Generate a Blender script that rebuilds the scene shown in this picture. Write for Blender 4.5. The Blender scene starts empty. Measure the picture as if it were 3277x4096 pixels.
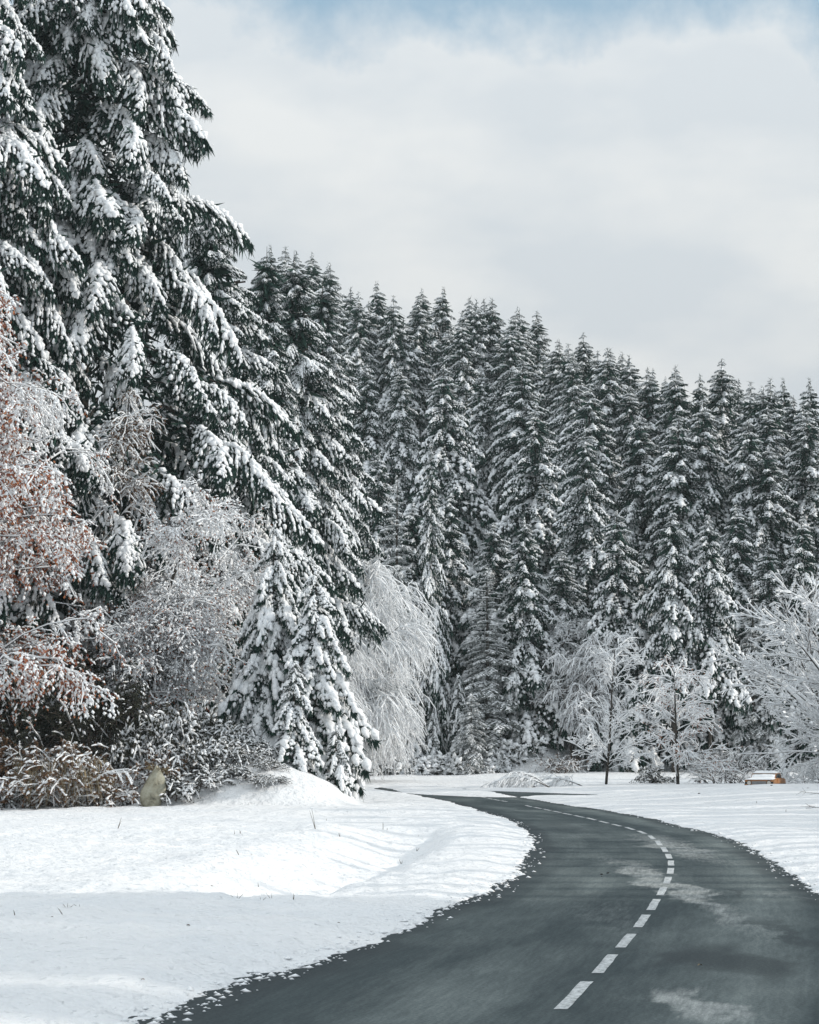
import bpy, math, random
import numpy as np
from mathutils import Matrix, Vector

# ------------------------------------------------------------------ camera, sky, sun, exposure
scn = bpy.context.scene
COL = scn.collection
F, VH, CH = 11000.0, 3010.0, 2.46            # focal length in photo pixels, horizon row, camera height (m)
PITCH = math.atan((VH - 2048.0) / F)
cam_d = bpy.data.cameras.new('camera'); cam = bpy.data.objects.new('camera', cam_d); COL.objects.link(cam)
cam_d.sensor_fit = 'VERTICAL'; cam_d.sensor_height = 36.0; cam_d.lens = 36.0 * F / 4096.0
cam_d.clip_start = 0.5; cam_d.clip_end = 6000
cam.location = (0, 0, CH); cam.rotation_euler = (math.radians(90) + PITCH, 0, 0)
scn.camera = cam

SUN_EL, SUN_AZ = math.radians(22), math.radians(2)    # sun stands to the right, AZ = degrees behind (+) the viewer
SUN_DIR = Vector((math.cos(SUN_EL) * math.cos(SUN_AZ), -math.cos(SUN_EL) * math.sin(SUN_AZ), math.sin(SUN_EL)))
sl = bpy.data.lights.new('sun', 'SUN'); sl.energy = 2.6; sl.angle = math.radians(1.6); sl.color = (1.0, 0.93, 0.84)
so = bpy.data.objects.new('sun', sl); COL.objects.link(so); so.location = (60, 20, 60)
so.rotation_euler = SUN_DIR.to_track_quat('Z', 'Y').to_euler()

world = bpy.data.worlds.new('World'); scn.world = world; world.use_nodes = True
wt = world.node_tree; wt.nodes.clear()
def wn(t, **kw):
    n = wt.nodes.new(t)
    for k, v in kw.items(): setattr(n, k, v)
    return n
def wmath(op, a, b=None, c=None, clamp=False):
    n = wn('ShaderNodeMath', operation=op, use_clamp=clamp)
    for i, v in enumerate((a, b, c)):
        if v is None: continue
        if isinstance(v, (int, float)): n.inputs[i].default_value = v
        else: wt.links.new(v, n.inputs[i])
    return n.outputs[0]
wout = wn('ShaderNodeOutputWorld'); wbg = wn('ShaderNodeBackground'); wbg.inputs['Strength'].default_value = 0.1
sky = wn('ShaderNodeTexSky', sky_type='NISHITA', sun_disc=False)
sky.sun_elevation = SUN_EL; sky.sun_rotation = math.atan2(SUN_DIR.x, SUN_DIR.y)
tc = wn('ShaderNodeTexCoord'); sep = wn('ShaderNodeSeparateXYZ'); wt.links.new(tc.outputs['Generated'], sep.inputs[0])
def wnoise(scale, detail, rough, off, zs=1.6):
    mp = wn('ShaderNodeMapping'); mp.inputs['Scale'].default_value = (1, 1, zs); mp.inputs['Location'].default_value = off
    wt.links.new(tc.outputs['Generated'], mp.inputs[0])
    n = wn('ShaderNodeTexNoise'); n.inputs['Scale'].default_value = scale; n.inputs['Detail'].default_value = detail
    n.inputs['Roughness'].default_value = rough; wt.links.new(mp.outputs[0], n.inputs['Vector']); return n.outputs['Fac']
n_edge = wnoise(13.0, 7, 0.6, (3.17, 0.45, 0.3), 1.0)
n_soft = wnoise(11.0, 4, 0.5, (1.3, 7.7, 2.1), 2.2)
n_big = wnoise(2.3, 4, 0.5, (5.2, 1.7, 9.1))
# cloud bank up to about 15 degrees, broken cloud with blue gaps above it
zz = wmath('ADD', wmath('ADD', sep.outputs['Z'], wmath('MULTIPLY', wmath('MAXIMUM', wmath('SUBTRACT', sep.outputs['X'], 0.085), 0.0), 0.30)), wmath('MULTIPLY', wmath('SUBTRACT', n_edge, 0.5), 0.10))
bank = wmath('SUBTRACT', 1.0, wmath('SMOOTH_MIN', 1.0, wmath('MULTIPLY', wmath('MAXIMUM', wmath('SUBTRACT', zz, 0.250), 0.0), 44.0), 0.3))
broken = wmath('MULTIPLY', wmath('SUBTRACT', n_big, 0.34), 6.0, clamp=True)
high = wmath('MULTIPLY', wmath('SUBTRACT', sep.outputs['Z'], 0.27), 9.0, clamp=True)
mask = wmath('MAXIMUM', bank, wmath('MULTIPLY', broken, high), clamp=True)
cr = wn('ShaderNodeValToRGB'); wt.links.new(n_soft, cr.inputs[0])
cr.color_ramp.elements[0].position = 0.40; cr.color_ramp.elements[0].color = (6.05, 6.5, 6.85, 1)
cr.color_ramp.elements[1].position = 0.62; cr.color_ramp.elements[1].color = (7.2, 7.42, 7.48, 1)
clear = wn('ShaderNodeMix', data_type='RGBA'); clear.inputs[0].default_value = 0.75
clear.inputs[7].default_value = (3.7, 5.5, 7.0, 1); wt.links.new(sky.outputs[0], clear.inputs[6])   # thin high veil over the clear sky
zen = wmath('ADD', 0.86, wmath('MULTIPLY', wmath('MAXIMUM', sep.outputs['Z'], 0.0), 1.10))       # overcast: clouds brighten towards the zenith
cl = wn('ShaderNodeVectorMath', operation='SCALE'); wt.links.new(cr.outputs[0], cl.inputs[0]); wt.links.new(zen, cl.inputs['Scale'])
mx = wn('ShaderNodeMix', data_type='RGBA'); wt.links.new(mask, mx.inputs[0])
wt.links.new(clear.outputs[2], mx.inputs[6]); wt.links.new(cl.outputs[0], mx.inputs[7])
wt.links.new(mx.outputs[2], wbg.inputs['Color']); wt.links.new(wbg.outputs[0], wout.inputs['Surface'])

scn.view_settings.view_transform = 'Standard'; scn.view_settings.look = 'None'
scn.view_settings.exposure = 0.06; scn.view_settings.gamma = 1.0; scn.view_settings.use_curve_mapping = False
scn.render.engine = 'CYCLES'; scn.cycles.max_bounces = 8; scn.cycles.diffuse_bounces = 4; scn.cycles.use_denoising = True

# ------------------------------------------------------------------ small helpers
def hash2(ix, iy, seed):
    h = (ix.astype(np.int64) * 374761393 + iy.astype(np.int64) * 668265263 + seed * 982451653) & 0xFFFFFFFF
    h = ((h ^ (h >> 13)) * 1274126177) & 0xFFFFFFFF
    return ((h ^ (h >> 16)) & 0xFFFF) / 65535.0
def vnoise(x, y, seed=0):
    x = np.asarray(x, float); y = np.asarray(y, float)
    ix = np.floor(x); iy = np.floor(y); fx = x - ix; fy = y - iy
    fx = fx * fx * (3 - 2 * fx); fy = fy * fy * (3 - 2 * fy)
    a = hash2(ix, iy, seed); b = hash2(ix + 1, iy, seed); c = hash2(ix, iy + 1, seed); d = hash2(ix + 1, iy + 1, seed)
    return (a * (1 - fx) + b * fx) * (1 - fy) + (c * (1 - fx) + d * fx) * fy
def fbm(x, y, seed=0, o=3):
    s = 0; a = 0.5
    for i in range(o): s = s + a * (vnoise(x * 2 ** i, y * 2 ** i, seed + i * 17) - 0.5); a *= 0.5
    return s
def sstep(a, b, x):
    t = np.clip((np.asarray(x, float) - a) / (b - a), 0, 1); return t * t * (3 - 2 * t)

CP, SP = math.cos(PITCH), math.sin(PITCH)
def ray(u, v):
    x = (u - 1638.5) / F; y = -(v - 2048.0) / F
    return np.array([x, CP - y * SP, SP + y * CP])
def road_z(Y): return np.maximum(0, np.asarray(Y, float) - 200.0) * 0.02
def hit(u, v, zoff=0.0):
    """point of the road plane that shows at photo pixel u, v"""
    d = ray(u, v); s = 200.0
    for _ in range(40):
        s = (CH - zoff - float(road_z(min(s * d[1], 400)))) / max(1e-4, -d[2])
        if s > 300: s = 300
    return np.array([d[0] * s, d[1] * s, CH + d[2] * s])
def at(u, v, Y):
    """world point at depth Y behind photo pixel u, v"""
    d = ray(u, v); return np.array([d[0], d[1], d[2]]) * (Y / d[1]) + np.array([0, 0, CH])

def norm(a): return a / np.maximum(1e-9, np.linalg.norm(a, axis=-1, keepdims=True))

class Geo:
    """collects triangles and builds one mesh"""
    def __init__(s): s.V = []; s.T = []; s.M = []; s.n = 0
    def add(s, v, t, m):
        v = np.asarray(v, np.float32).reshape(-1, 3); t = np.asarray(t, np.int64).reshape(-1, 3)
        s.V.append(v); s.T.append(t + s.n); s.n += len(v)
        s.M.append(np.full(len(t), m, np.int32) if np.isscalar(m) else np.asarray(m, np.int32))
        return s
    def arrays(s): return np.concatenate(s.V), np.concatenate(s.T), np.concatenate(s.M)
    def add_geo(s, arr, R=None, t=None):
        v, f, m = arr
        if R is not None: v = v @ np.asarray(R, float).T
        if t is not None: v = v + np.asarray(t, float)
        return s.add(v, f, m)
    def mesh(s, name, mats, smooth=(0,)):
        v, f, m = s.arrays(); me = bpy.data.meshes.new(name)
        me.vertices.add(len(v)); me.vertices.foreach_set('co', v.astype(np.float32).ravel())
        me.loops.add(len(f) * 3); me.loops.foreach_set('vertex_index', f.astype(np.int32).ravel())
        me.polygons.add(len(f)); me.polygons.foreach_set('loop_start', np.arange(0, len(f) * 3, 3, dtype=np.int32))
        me.polygons.foreach_set('loop_total', np.full(len(f), 3, np.int32))
        for k in mats: me.materials.append(k)
        me.polygons.foreach_set('material_index', m)
        me.polygons.foreach_set('use_smooth', np.isin(m, np.array(smooth)))
        me.update(calc_edges=True); me.validate(); return me

def link(name, data, parent=None, loc=(0, 0, 0), rot=(0, 0, 0), sc=(1, 1, 1)):
    o = bpy.data.objects.new(name, data); COL.objects.link(o)
    o.location = [float(k) for k in loc]; o.rotation_euler = rot; o.scale = (sc,) * 3 if np.isscalar(sc) else sc
    if parent: o.parent = parent
    return o
def tag(o, label=None, cat=None, group=None, kind=None):
    if label: o['label'] = label
    if cat: o['category'] = cat
    if group: o['group'] = group
    if kind: o['kind'] = kind
    return o

# ------------------------------------------------------------------ materials
def new_mat(name):
    m = bpy.data.materials.new(name); m.use_nodes = True; return m, m.node_tree, m.node_tree.nodes['Principled BSDF']
def simple(name, col, rough=0.7, var=0.0, vscale=3.0, island=False, col2=None, spec=0.3, trans=0.0):
    """colour with noise variation (and per-piece variation when island)"""
    m, t, p = new_mat(name); p.inputs['Roughness'].default_value = rough
    p.inputs['Specular IOR Level'].default_value = spec
    if trans: p.inputs['Subsurface Weight'].default_value = trans; p.inputs['Subsurface Radius'].default_value = (.05, .05, .05)
    col2 = col2 or [c * (1 + var) for c in col]
    r = t.nodes.new('ShaderNodeValToRGB'); r.color_ramp.elements[0].color = (*col, 1); r.color_ramp.elements[1].color = (*col2, 1)
    if island:
        g = t.nodes.new('ShaderNodeNewGeometry'); t.links.new(g.outputs['Random Per Island'], r.inputs[0])
    else:
        n = t.nodes.new('ShaderNodeTexNoise'); n.inputs['Scale'].default_value = vscale; n.inputs['Detail'].default_value = 4
        c = t.nodes.new('ShaderNodeTexCoord'); t.links.new(c.outputs['Object'], n.inputs['Vector'])
        r.color_ramp.elements[0].position = .3; r.color_ramp.elements[1].position = .7
        t.links.new(n.outputs['Fac'], r.inputs[0])
    t.links.new(r.outputs[0], p.inputs['Base Color']); return m
M_SNOW = simple('snow_on_branches', (.84, .86, .88), .65, col2=(.90, .91, .915), vscale=2, spec=.15)
M_NEEDLE = simple('spruce_needles', (.012, .030, .027), .75, island=True, col2=(.036, .072, .056), spec=.08)
M_FROST = simple('frosted_needles', (.10, .12, .11), .75, island=True, col2=(.42, .44, .44), spec=.1)
M_BARK = simple('bark', (.030, .027, .024), .9, col2=(.085, .075, .065), vscale=6, spec=.1)
M_TWIG = simple('bare_twigs', (.055, .045, .040), .9, island=True, col2=(.14, .115, .10), spec=.1)
M_RTWIG = simple('reddish_twigs', (.07, .045, .042), .9, island=True, col2=(.16, .11, .10), spec=.1)
M_LEAF = simple('russet_leaves', (.20, .050, .030), .7, island=True, col2=(.40, .17, .08), spec=.2)
M_BRLEAF = simple('brown_leaves', (.075, .040, .026), .8, island=True, col2=(.21, .125, .07), spec=.1)
M_DARKLEAF = simple('dark_undergrowth_leaves', (.014, .019, .014), .7, island=True, col2=(.05, .05, .034), spec=.15)
M_STRAW = simple('dead_grass', (.13, .10, .06), .85, island=True, col2=(.30, .24, .15), spec=.1)

# ------------------------------------------------------------------ geometry generators
def ico(sub):
    t = (1 + 5 ** .5) / 2
    v = [(-1, t, 0), (1, t, 0), (-1, -t, 0), (1, -t, 0), (0, -1, t), (0, 1, t), (0, -1, -t), (0, 1, -t), (t, 0, -1), (t, 0, 1), (-t, 0, -1), (-t, 0, 1)]
    f = [(0, 11, 5), (0, 5, 1), (0, 1, 7), (0, 7, 10), (0, 10, 11), (1, 5, 9), (5, 11, 4), (11, 10, 2), (10, 7, 6), (7, 1, 8),
         (3, 9, 4), (3, 4, 2), (3, 2, 6), (3, 6, 8), (3, 8, 9), (4, 9, 5), (2, 4, 11), (6, 2, 10), (8, 6, 7), (9, 8, 1)]
    v = [np.array(p) / np.linalg.norm(p) for p in v]
    for _ in range(sub):
        c = {}; g = []
        def mid(a, b):
            k = (min(a, b), max(a, b))
            if k not in c: p = v[a] + v[b]; v.append(p / np.linalg.norm(p)); c[k] = len(v) - 1
            return c[k]
        for a, b, d in f:
            x, y, z = mid(a, b), mid(b, d), mid(d, a); g += [(a, x, z), (b, y, x), (d, z, y), (x, y, z)]
        f = g
    return np.array(v), np.array(f)
ICO = [ico(0), ico(1)]
def blob_bank(sub, n, seed):
    r = np.random.default_rng(seed); v, f = ICO[sub]; out = []
    for _ in range(n):
        w = v.copy(); d = norm(r.normal(size=(4, 3)))
        k = 1 + sum(.20 * np.sin(2.6 * (w @ q) + r.uniform(0, 6)) for q in d)
        w = w * k[:, None]; w[:, 2] = np.where(w[:, 2] < 0, w[:, 2] * .62, w[:, 2]); out.append(w)
    return np.array(out), f
ICO.append((np.array([(1., 0, 0), (-1, 0, 0), (0, 1, 0), (0, -1, 0), (0, 0, 1), (0, 0, -1)]), np.array([(0, 2, 4), (2, 1, 4), (1, 3, 4), (3, 0, 4), (2, 0, 5), (1, 2, 5), (3, 1, 5), (0, 3, 5)])))
BANK = [blob_bank(0, 10, 3), blob_bank(1, 12, 4), blob_bank(2, 10, 5)]
def frames(d):
    """right-handed frames with x along d"""
    d = norm(d); up = np.zeros_like(d); up[:, 2] = 1; up[np.abs(d[:, 2]) > .97] = (0, 1, 0)
    y = norm(np.cross(up, d)); z = np.cross(d, y); return np.stack([d, y, z], 2)
def add_blobs(g, P, D, S, rng, mat=0, sub=0):
    """lumps of snow: centres P, long axis D, half sizes S (n,3)"""
    if len(P) == 0: return
    bank, f = BANK[sub]; k = rng.integers(0, len(bank), len(P))
    v = np.einsum('nij,nkj->nki', frames(D), bank[k] * S[:, None, :]) + P[:, None, :]
    nv = bank.shape[1]; t = (f[None] + (np.arange(len(P)) * nv)[:, None, None]).reshape(-1, 3)
    g.add(v.reshape(-1, 3), t, mat)
def add_blades(g, P, D, L, W, rng, mat=1):
    """narrow triangles (needle sprays, leaves): base P, direction D"""
    n = len(P)
    if n == 0: return
    D = norm(D); s = norm(np.cross(D, norm(rng.normal(size=(n, 3))))); L = np.broadcast_to(L, n)[:, None]; W = np.broadcast_to(W, n)[:, None]
    v = np.stack([P - s * W * .5, P + s * W * .5, P + D * L], 1)
    g.add(v.reshape(-1, 3), np.arange(n * 3), mat)
def add_leaves(g, P, D, L, W, rng, mat=1):
    """leaf-shaped folded diamonds"""
    n = len(P)
    if n == 0: return
    D = norm(D); s = norm(np.cross(D, norm(rng.normal(size=(n, 3))))); q = np.cross(D, s)
    L = np.broadcast_to(L, n)[:, None]; W = np.broadcast_to(W, n)[:, None]
    v = np.stack([P, P + D * L * .5 + s * W * .5 + q * W * .2, P + D * L, P + D * L * .5 - s * W * .5 + q * W * .2], 1)
    b = np.arange(n)[:, None] * 4
    g.add(v.reshape(-1, 3), np.concatenate([b + np.array([[0, 1, 2]]), b + np.array([[0, 2, 3]])]), mat)
def add_tubes(g, C, R, k=4, mat=0, flat=1.0, cap=True):
    """tubes along chains C (n,m,3) with radii R (n,m)"""
    n, m, _ = C.shape
    if n == 0: return
    T = np.empty_like(C); T[:, 1:-1] = C[:, 2:] - C[:, :-2]; T[:, 0] = C[:, 1] - C[:, 0]; T[:, -1] = C[:, -1] - C[:, -2]
    fr = frames(T.reshape(-1, 3)).reshape(n, m, 3, 3)
    a = np.arange(k) / k * 2 * math.pi + math.pi / k
    ring = fr[..., 1][:, :, None, :] * np.cos(a)[None, None, :, None] + fr[..., 2][:, :, None, :] * (np.sin(a) * flat)[None, None, :, None]
    v = C[:, :, None, :] + ring * R[:, :, None, None]
    i = np.arange(k); j = (i + 1) % k
    q = []
    for s in range(m - 1):
        a0 = s * k; b0 = a0 + k
        q += [np.stack([a0 + i, b0 + i, b0 + j], 1), np.stack([a0 + i, b0 + j, a0 + j], 1)]
    if cap:
        e = (m - 1) * k
        q.append(np.array([[e, e + x, e + x + 1] for x in range(1, k - 1)]))
    q = np.concatenate(q)[None] + (np.arange(n) * m * k)[:, None, None]
    g.add(v.reshape(-1, 3), q.reshape(-1, 3), mat)

def chain(p0, d, L, m, droop, wig, rng):
    """curved chains from points p0 in directions d: (n,m+1,3)"""
    n = len(p0); s = np.linspace(0, 1, m + 1)[None, :, None]; L = np.broadcast_to(L, n)[:, None, None]
    droop = np.broadcast_to(droop, n)[:, None, None]
    C = p0[:, None, :] + norm(d)[:, None, :] * L * s
    C = C + np.array([0, 0, -1.0]) * droop * L * s ** 2
    w = np.cumsum(rng.normal(size=(n, m + 1, 3)), 1) * wig * L / m; w -= w[:, :1]
    return C + w
def spawn(par, n, rng, t0=.2, t1=1.0, L=1.0, taper=.5, ang=.8, up=0.0, droop=.2, m=4, wig=.1, flat=1.0, lr=.3):
    """n child chains on each parent chain"""
    N, M, _ = par.shape; t = rng.uniform(t0, t1, (N, n)); x = t * (M - 1); i = np.minimum(x.astype(int), M - 2); f = (x - i)[..., None]
    idx = np.arange(N)[:, None]; p = par[idx, i] * (1 - f) + par[idx, i + 1] * f; tan = norm(par[idx, i + 1] - par[idx, i])
    r = rng.normal(size=p.shape); r[..., 2] *= flat; r = r - tan * np.sum(r * tan, -1, keepdims=True); r = norm(r)
    a = ang * rng.uniform(.7, 1.3, (N, n))[..., None]
    d = tan * np.cos(a) + r * np.sin(a); d[..., 2] += up
    LL = L * (1 - taper * t) * rng.uniform(1 - lr, 1 + lr, (N, n))
    return chain(p.reshape(-1, 3), d.reshape(-1, 3), LL.ravel(), m, droop, wig, rng)
def snow_on(g, C, r, rng, mat=0, k=4, keep=1.0, off=.5, steep=.75, lumpy=.35):
    """snow ridges lying on top of chains"""
    if keep < 1: C = C[rng.random(len(C)) < keep]
    n, m, _ = C.shape
    if n == 0: return
    T = norm(C[:, -1] - C[:, 0]); st = np.clip(1 - np.maximum(0, np.abs(T[:, 2]) - steep) / (1.0001 - steep), .35, 1)
    R = r * st[:, None] * rng.uniform(1 - lumpy, 1 + lumpy, (n, m)); R[:, 0] *= .6; R[:, -1] *= .85
    D = C.copy(); D[..., 2] += R * off
    add_tubes(g, D, R, k, mat, 1.0)

# ------------------------------------------------------------------ road outline (photo pixels laid onto the ground plane)
def c2(x, y): return (1400 + x / 1.9167, 3000 + y / 1.9167)
def c1(x, y): return (2077 + x / 1.4375, 3200 + y / 1.4375)
def c3(x, y): return (1300 + x / .8725, 2950 + y / .8725)
def c8(x, y): return (x / 1.0147, 3000 + y / 1.0147)
def ground_pts(px): return np.array([hit(u, v)[:2] for u, v in px])
left_px = [c8(*p) for p in [(560, 1112), (640, 1090), (730, 1055), (800, 1020), (870, 990), (950, 960), (1020, 935), (1120, 905), (1200, 885), (1300, 850), (1400, 815), (1480, 785), (1560, 745), (1640, 710)]] + \
    [c3(*p) for p in [(480, 575), (560, 548), (600, 525), (650, 490), (690, 455), (712, 420), (722, 390), (724, 365)]] + \
    [c2(*p) for p in [(1390, 660), (1370, 630), (1320, 600), (1260, 560), (1200, 535), (1130, 508), (1060, 487), (960, 458), (920, 440), (850, 423), (750, 395), (600, 368), (500, 345), (430, 333), (330, 305), (250, 283), (195, 266)]]
outer_px = [c2(*p) for p in [(200, 260), (260, 252), (350, 245), (500, 239), (700, 235), (900, 232), (1130, 231)]]
inner_px = [c2(*p) for p in [(1130, 249), (1030, 250), (960, 251), (900, 254), (860, 261), (790, 268), (730, 275), (800, 285), (900, 300), (1000, 313), (1100, 322), (1200, 345), (1350, 372), (1500, 395), (1600, 410), (1725, 430)]]
right_px = [c1(*p) for p in [(420, 48), (520, 63), (620, 80), (720, 98), (800, 118), (870, 138), (930, 150), (1000, 165), (1080, 185), (1180, 215), (1260, 245), (1350, 290), (1430, 335), (1500, 385), (1560, 425), (1620, 460), (1680, 500), (1725, 530)]]
LEFT = np.vstack([[(-8, -40), (-6, 0), (-5, 10), (-3.5, 20)], ground_pts(left_px)])
OUTER = ground_pts(outer_px); INNER = ground_pts(inner_px); RIGHT = ground_pts(right_px)
xo, yo = OUTER[-1]
ROADPOLY = np.vstack([LEFT, OUTER, [(xo + 12, yo + 1), (xo + 40, yo + 3), (xo + 40, yo - 4), (xo + 12, yo - 5.5)], INNER, RIGHT,
                      [(7.2, 44), (7.0, 40), (6.4, 34), (5.6, 28), (4.4, 20), (2.4, 10), (.5, 0), (-1.5, -40)]])
dash_px = [((240, 1205), (390, 1045)), ((450, 997), (539, 890)), ((580, 850), (648, 771)), ((682, 733), (731, 661)), ((757, 634), (791, 571)), ((810, 549), (833, 503)), ((846, 482), (860, 443)), ((868, 425), (873, 392)), ((874, 378), (872, 349)), ((866, 338), (855, 311)), ((844, 300), (826, 272)), ((812, 262), (793, 235)), ((775, 226), (750, 205)), ((725, 194), (685, 178)), ((660, 172), (615, 157)), ((583, 151), (538, 139)), ((512, 134), (463, 121)), ((440, 116), (392, 103)), ((373, 101), (318, 89)), ((303, 86), (252, 76)), ((240, 73), (197, 64)), ((180, 61), (140, 52)), ((126, 50), (88, 42)), ((72, 40), (38, 31))]
DASH = [(hit(*c1(*a))[:2], hit(*c1(*b))[:2]) for a, b in dash_px]
DASH += [(hit(*c2(*a))[:2], hit(*c2(*b))[:2]) for a, b in [((1206, 397), (1160, 389)), ((1148, 388), (1106, 379)), ((1096, 378), (1055, 370)), ((1043, 367), (1005, 360))]]
far_line = ground_pts([c2(*p) for p in [(1005, 360), (930, 349), (880, 340), (830, 328), (780, 318), (730, 307), (690, 300), (640, 296), (590, 290), (550, 284), (520, 279), (490, 273), (468, 267), (462, 264), (485, 258.5), (520, 255), (570, 252), (640, 249.5), (720, 247), (800, 245.5), (900, 243.5), (1000, 242)]])
def resample(P, step):
    P = np.asarray(P, float); d = np.r_[0, np.cumsum(np.linalg.norm(np.diff(P, axis=0), axis=1))]
    s = np.arange(0, d[-1], step); return np.stack([np.interp(s, d, P[:, 0]), np.interp(s, d, P[:, 1])], 1)
fl = resample(far_line, 4.33)
fl_d = np.r_[0, np.cumsum(np.linalg.norm(np.diff(far_line, axis=0), axis=1))]
for s in np.arange(1.33, fl_d[-1] - 3, 4.33):
    DASH.append(tuple(np.array([np.interp(q, fl_d, far_line[:, 0]), np.interp(q, fl_d, far_line[:, 1])]) for q in (s, s + 3)))
CENTRE = np.vstack([[(-4.9, -40), (-2.2, 0), (-.6, 14)], [p for ab in DASH[:28] for p in ab], far_line[1:]])

def seg_dist(P, A, closed=False):
    """distance from points P to polyline A, with index, parameter and side"""
    A = np.asarray(A, float); B = np.roll(A, -1, 0) if closed else A[1:]; A = A if closed else A[:-1]
    best = np.full(len(P), 1e9); idx = np.zeros(len(P), int); par = np.zeros(len(P)); side = np.zeros(len(P))
    for i in range(len(A)):
        e = B[i] - A[i]; L2 = e @ e
        if L2 < 1e-9: continue
        w = P - A[i]; t = np.clip(w @ e / L2, 0, 1); q = w - t[:, None] * e; d = np.hypot(q[:, 0], q[:, 1]); k = d < best
        best[k] = d[k]; idx[k] = i; par[k] = t[k]; side[k] = np.sign(e[0] * w[k, 1] - e[1] * w[k, 0])
    return best, idx, par, side
def road_sd(X, Y):
    """signed distance to the road edge, positive on the snow"""
    P = np.stack([np.ravel(X), np.ravel(Y)], 1).astype(float); d = seg_dist(P, ROADPOLY, True)[0]
    ins = np.zeros(len(P), bool); A = ROADPOLY; B = np.roll(A, -1, 0)
    for a, b in zip(A, B):
        c = (a[1] > P[:, 1]) != (b[1] > P[:, 1])
        xs = a[0] + (P[:, 1] - a[1]) / (b[1] - a[1] + 1e-12) * (b[0] - a[0]); ins ^= c & (P[:, 0] < xs)
    return np.where(ins, -d, d).reshape(np.shape(X))
DITCH = np.array([hit(u, v, -.2)[:2] for u, v in [c8(1080, 640), c8(1180, 605), c8(1261, 575), c8(1458, 512), c8(1537, 480), c8(1597, 450), c8(1655, 418), c2(560, 690), c2(580, 645), c2(560, 560)]])
CXY = CENTRE[np.argsort(CENTRE[:, 1])]
def ground(X, Y, fine=True):
    """height of the snow surface"""
    X = np.atleast_1d(np.asarray(X, float)); Y = np.atleast_1d(np.asarray(Y, float)); shp = X.shape
    sd = road_sd(X, Y)
    ed = sd + (  .26 * fbm(X / .35, Y / .7, 5, 3) + .18 * fbm(X / .12, Y / .3, 6, 2) + .55 * fbm(X / 2.2, Y / 4, 9, 2)) * (sstep(-1.5, 0, sd))
    z = np.minimum(road_z(Y), .6)
    right = X > np.interp(Y, CXY[:, 1], CXY[:, 0])
    prof = -.10 + .125 * sstep(-.22, .08, ed) + .10 * sstep(0, 1.1, ed)
    out = sstep(.1, 2.5, sd)
    und = .42 * fbm(X / 4.5, Y / 7, 21, 3) + .16 * fbm(X / 1.3, Y / 2.2, 33, 2)
    und = und + .20 * fbm(X / .45, Y / .6, 41, 2) * sstep(-.16, .16, fbm(X / 5, Y / 9, 77, 2)) + .30 * np.maximum(0, fbm(X / .9, Y / 1.4, 47, 2) - .12)
    und = und * np.where(right, .40, 1.0) * np.clip(1.25 - Y / 400, .3, 1)
    rough = .13 * fbm(X / .26, Y / .33, 55, 2) * np.exp(-((sd - .5) / .7) ** 2) * (sd > -.2)
    z = z + prof + out * und + rough * (Y < 120)
    z = z + .10 * fbm(X / .22, Y / .3, 61, 2) * out * (Y < 90) * np.where(right, .35, 1)
    # rounded snow mound right of the road
    z = z + np.where(right, .68 * sstep(2, 13, sd) * sstep(95, 158, Y) * (1 - .75 * sstep(161, 172, Y)), 0) * sstep(2.5, 7.5, X)
    # drainage ditch beside the road
    P = np.stack([X.ravel(), Y.ravel()], 1); dd, _, tpar, side = seg_dist(P, DITCH); dd = dd.reshape(shp); side = side.reshape(shp)
    wl = np.where(side > 0, 1.75, .7); fade = sstep(44, 52, Y) * (1 - sstep(80, 90, Y))
    z = z - .62 * np.exp(-(dd / wl) ** 2) * fade + .15 * np.exp(-((dd - 2.9) / 1.2) ** 2) * (side > 0) * fade
    # bank and wooded spur on the left
    foot = 117.5 + .8 * np.sin(X * .35) + .25 * np.maximum(0, X + 6)
    dl = Y - foot; dr = (-1.5 - (Y - 114) * .030) - X + .5 * fbm(X / 3, Y / 6, 71, 2)
    h = np.clip(.5 + .5 * (dr - dl) / 3.0, 0, 1); d = dl * h + dr * (1 - h) - 3.0 * h * (1 - h)
    zb = np.where(d > 0, .54 * np.minimum(d, 4.0) * sstep(-.2, 1.6, d) + .22 * np.maximum(0, d - 4.0), 0) + .5 * fbm(X / 2, Y / 2.5, 81, 3) * sstep(.5, 2.5, d)
    # far bank and forest hillside
    df = Y - (225.5 + 5 * sstep(9, 16, X) + 1.2 * np.sin(X * .3))
    zf = np.where(df > 0, .55 * np.minimum(df, 3.2) * sstep(-.3, 1.4, df) + .33 * np.clip(df - 3.2, 0, 112) + .02 * np.maximum(0, df - 115), 0) + .5 * fbm(X / 2.5, Y / 3, 91, 3) * sstep(.3, 2, df)
    return z + np.maximum(zb, zf)
def gz(x, y): return float(ground(np.array([x]), np.array([y]))[0])

m, t, p = new_mat('snow_ground'); M_GROUND = m
p.inputs['Roughness'].default_value = .6; p.inputs['Specular IOR Level'].default_value = .2
co = t.nodes.new('ShaderNodeTexCoord'); n1 = t.nodes.new('ShaderNodeTexNoise'); n1.inputs['Scale'].default_value = .35; n1.inputs['Detail'].default_value = 6
r1 = t.nodes.new('ShaderNodeValToRGB'); r1.color_ramp.elements[0].color = (.84, .855, .87, 1); r1.color_ramp.elements[1].color = (.90, .90, .90, 1)
r1.color_ramp.elements[0].position = .35; r1.color_ramp.elements[1].position = .65
t.links.new(co.outputs['Object'], n1.inputs['Vector']); t.links.new(n1.outputs['Fac'], r1.inputs[0]); t.links.new(r1.outputs[0], p.inputs['Base Color'])
n2 = t.nodes.new('ShaderNodeTexNoise'); n2.inputs['Scale'].default_value = 9; n2.inputs['Detail'].default_value = 6; n2.inputs['Roughness'].default_value = .6
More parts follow.
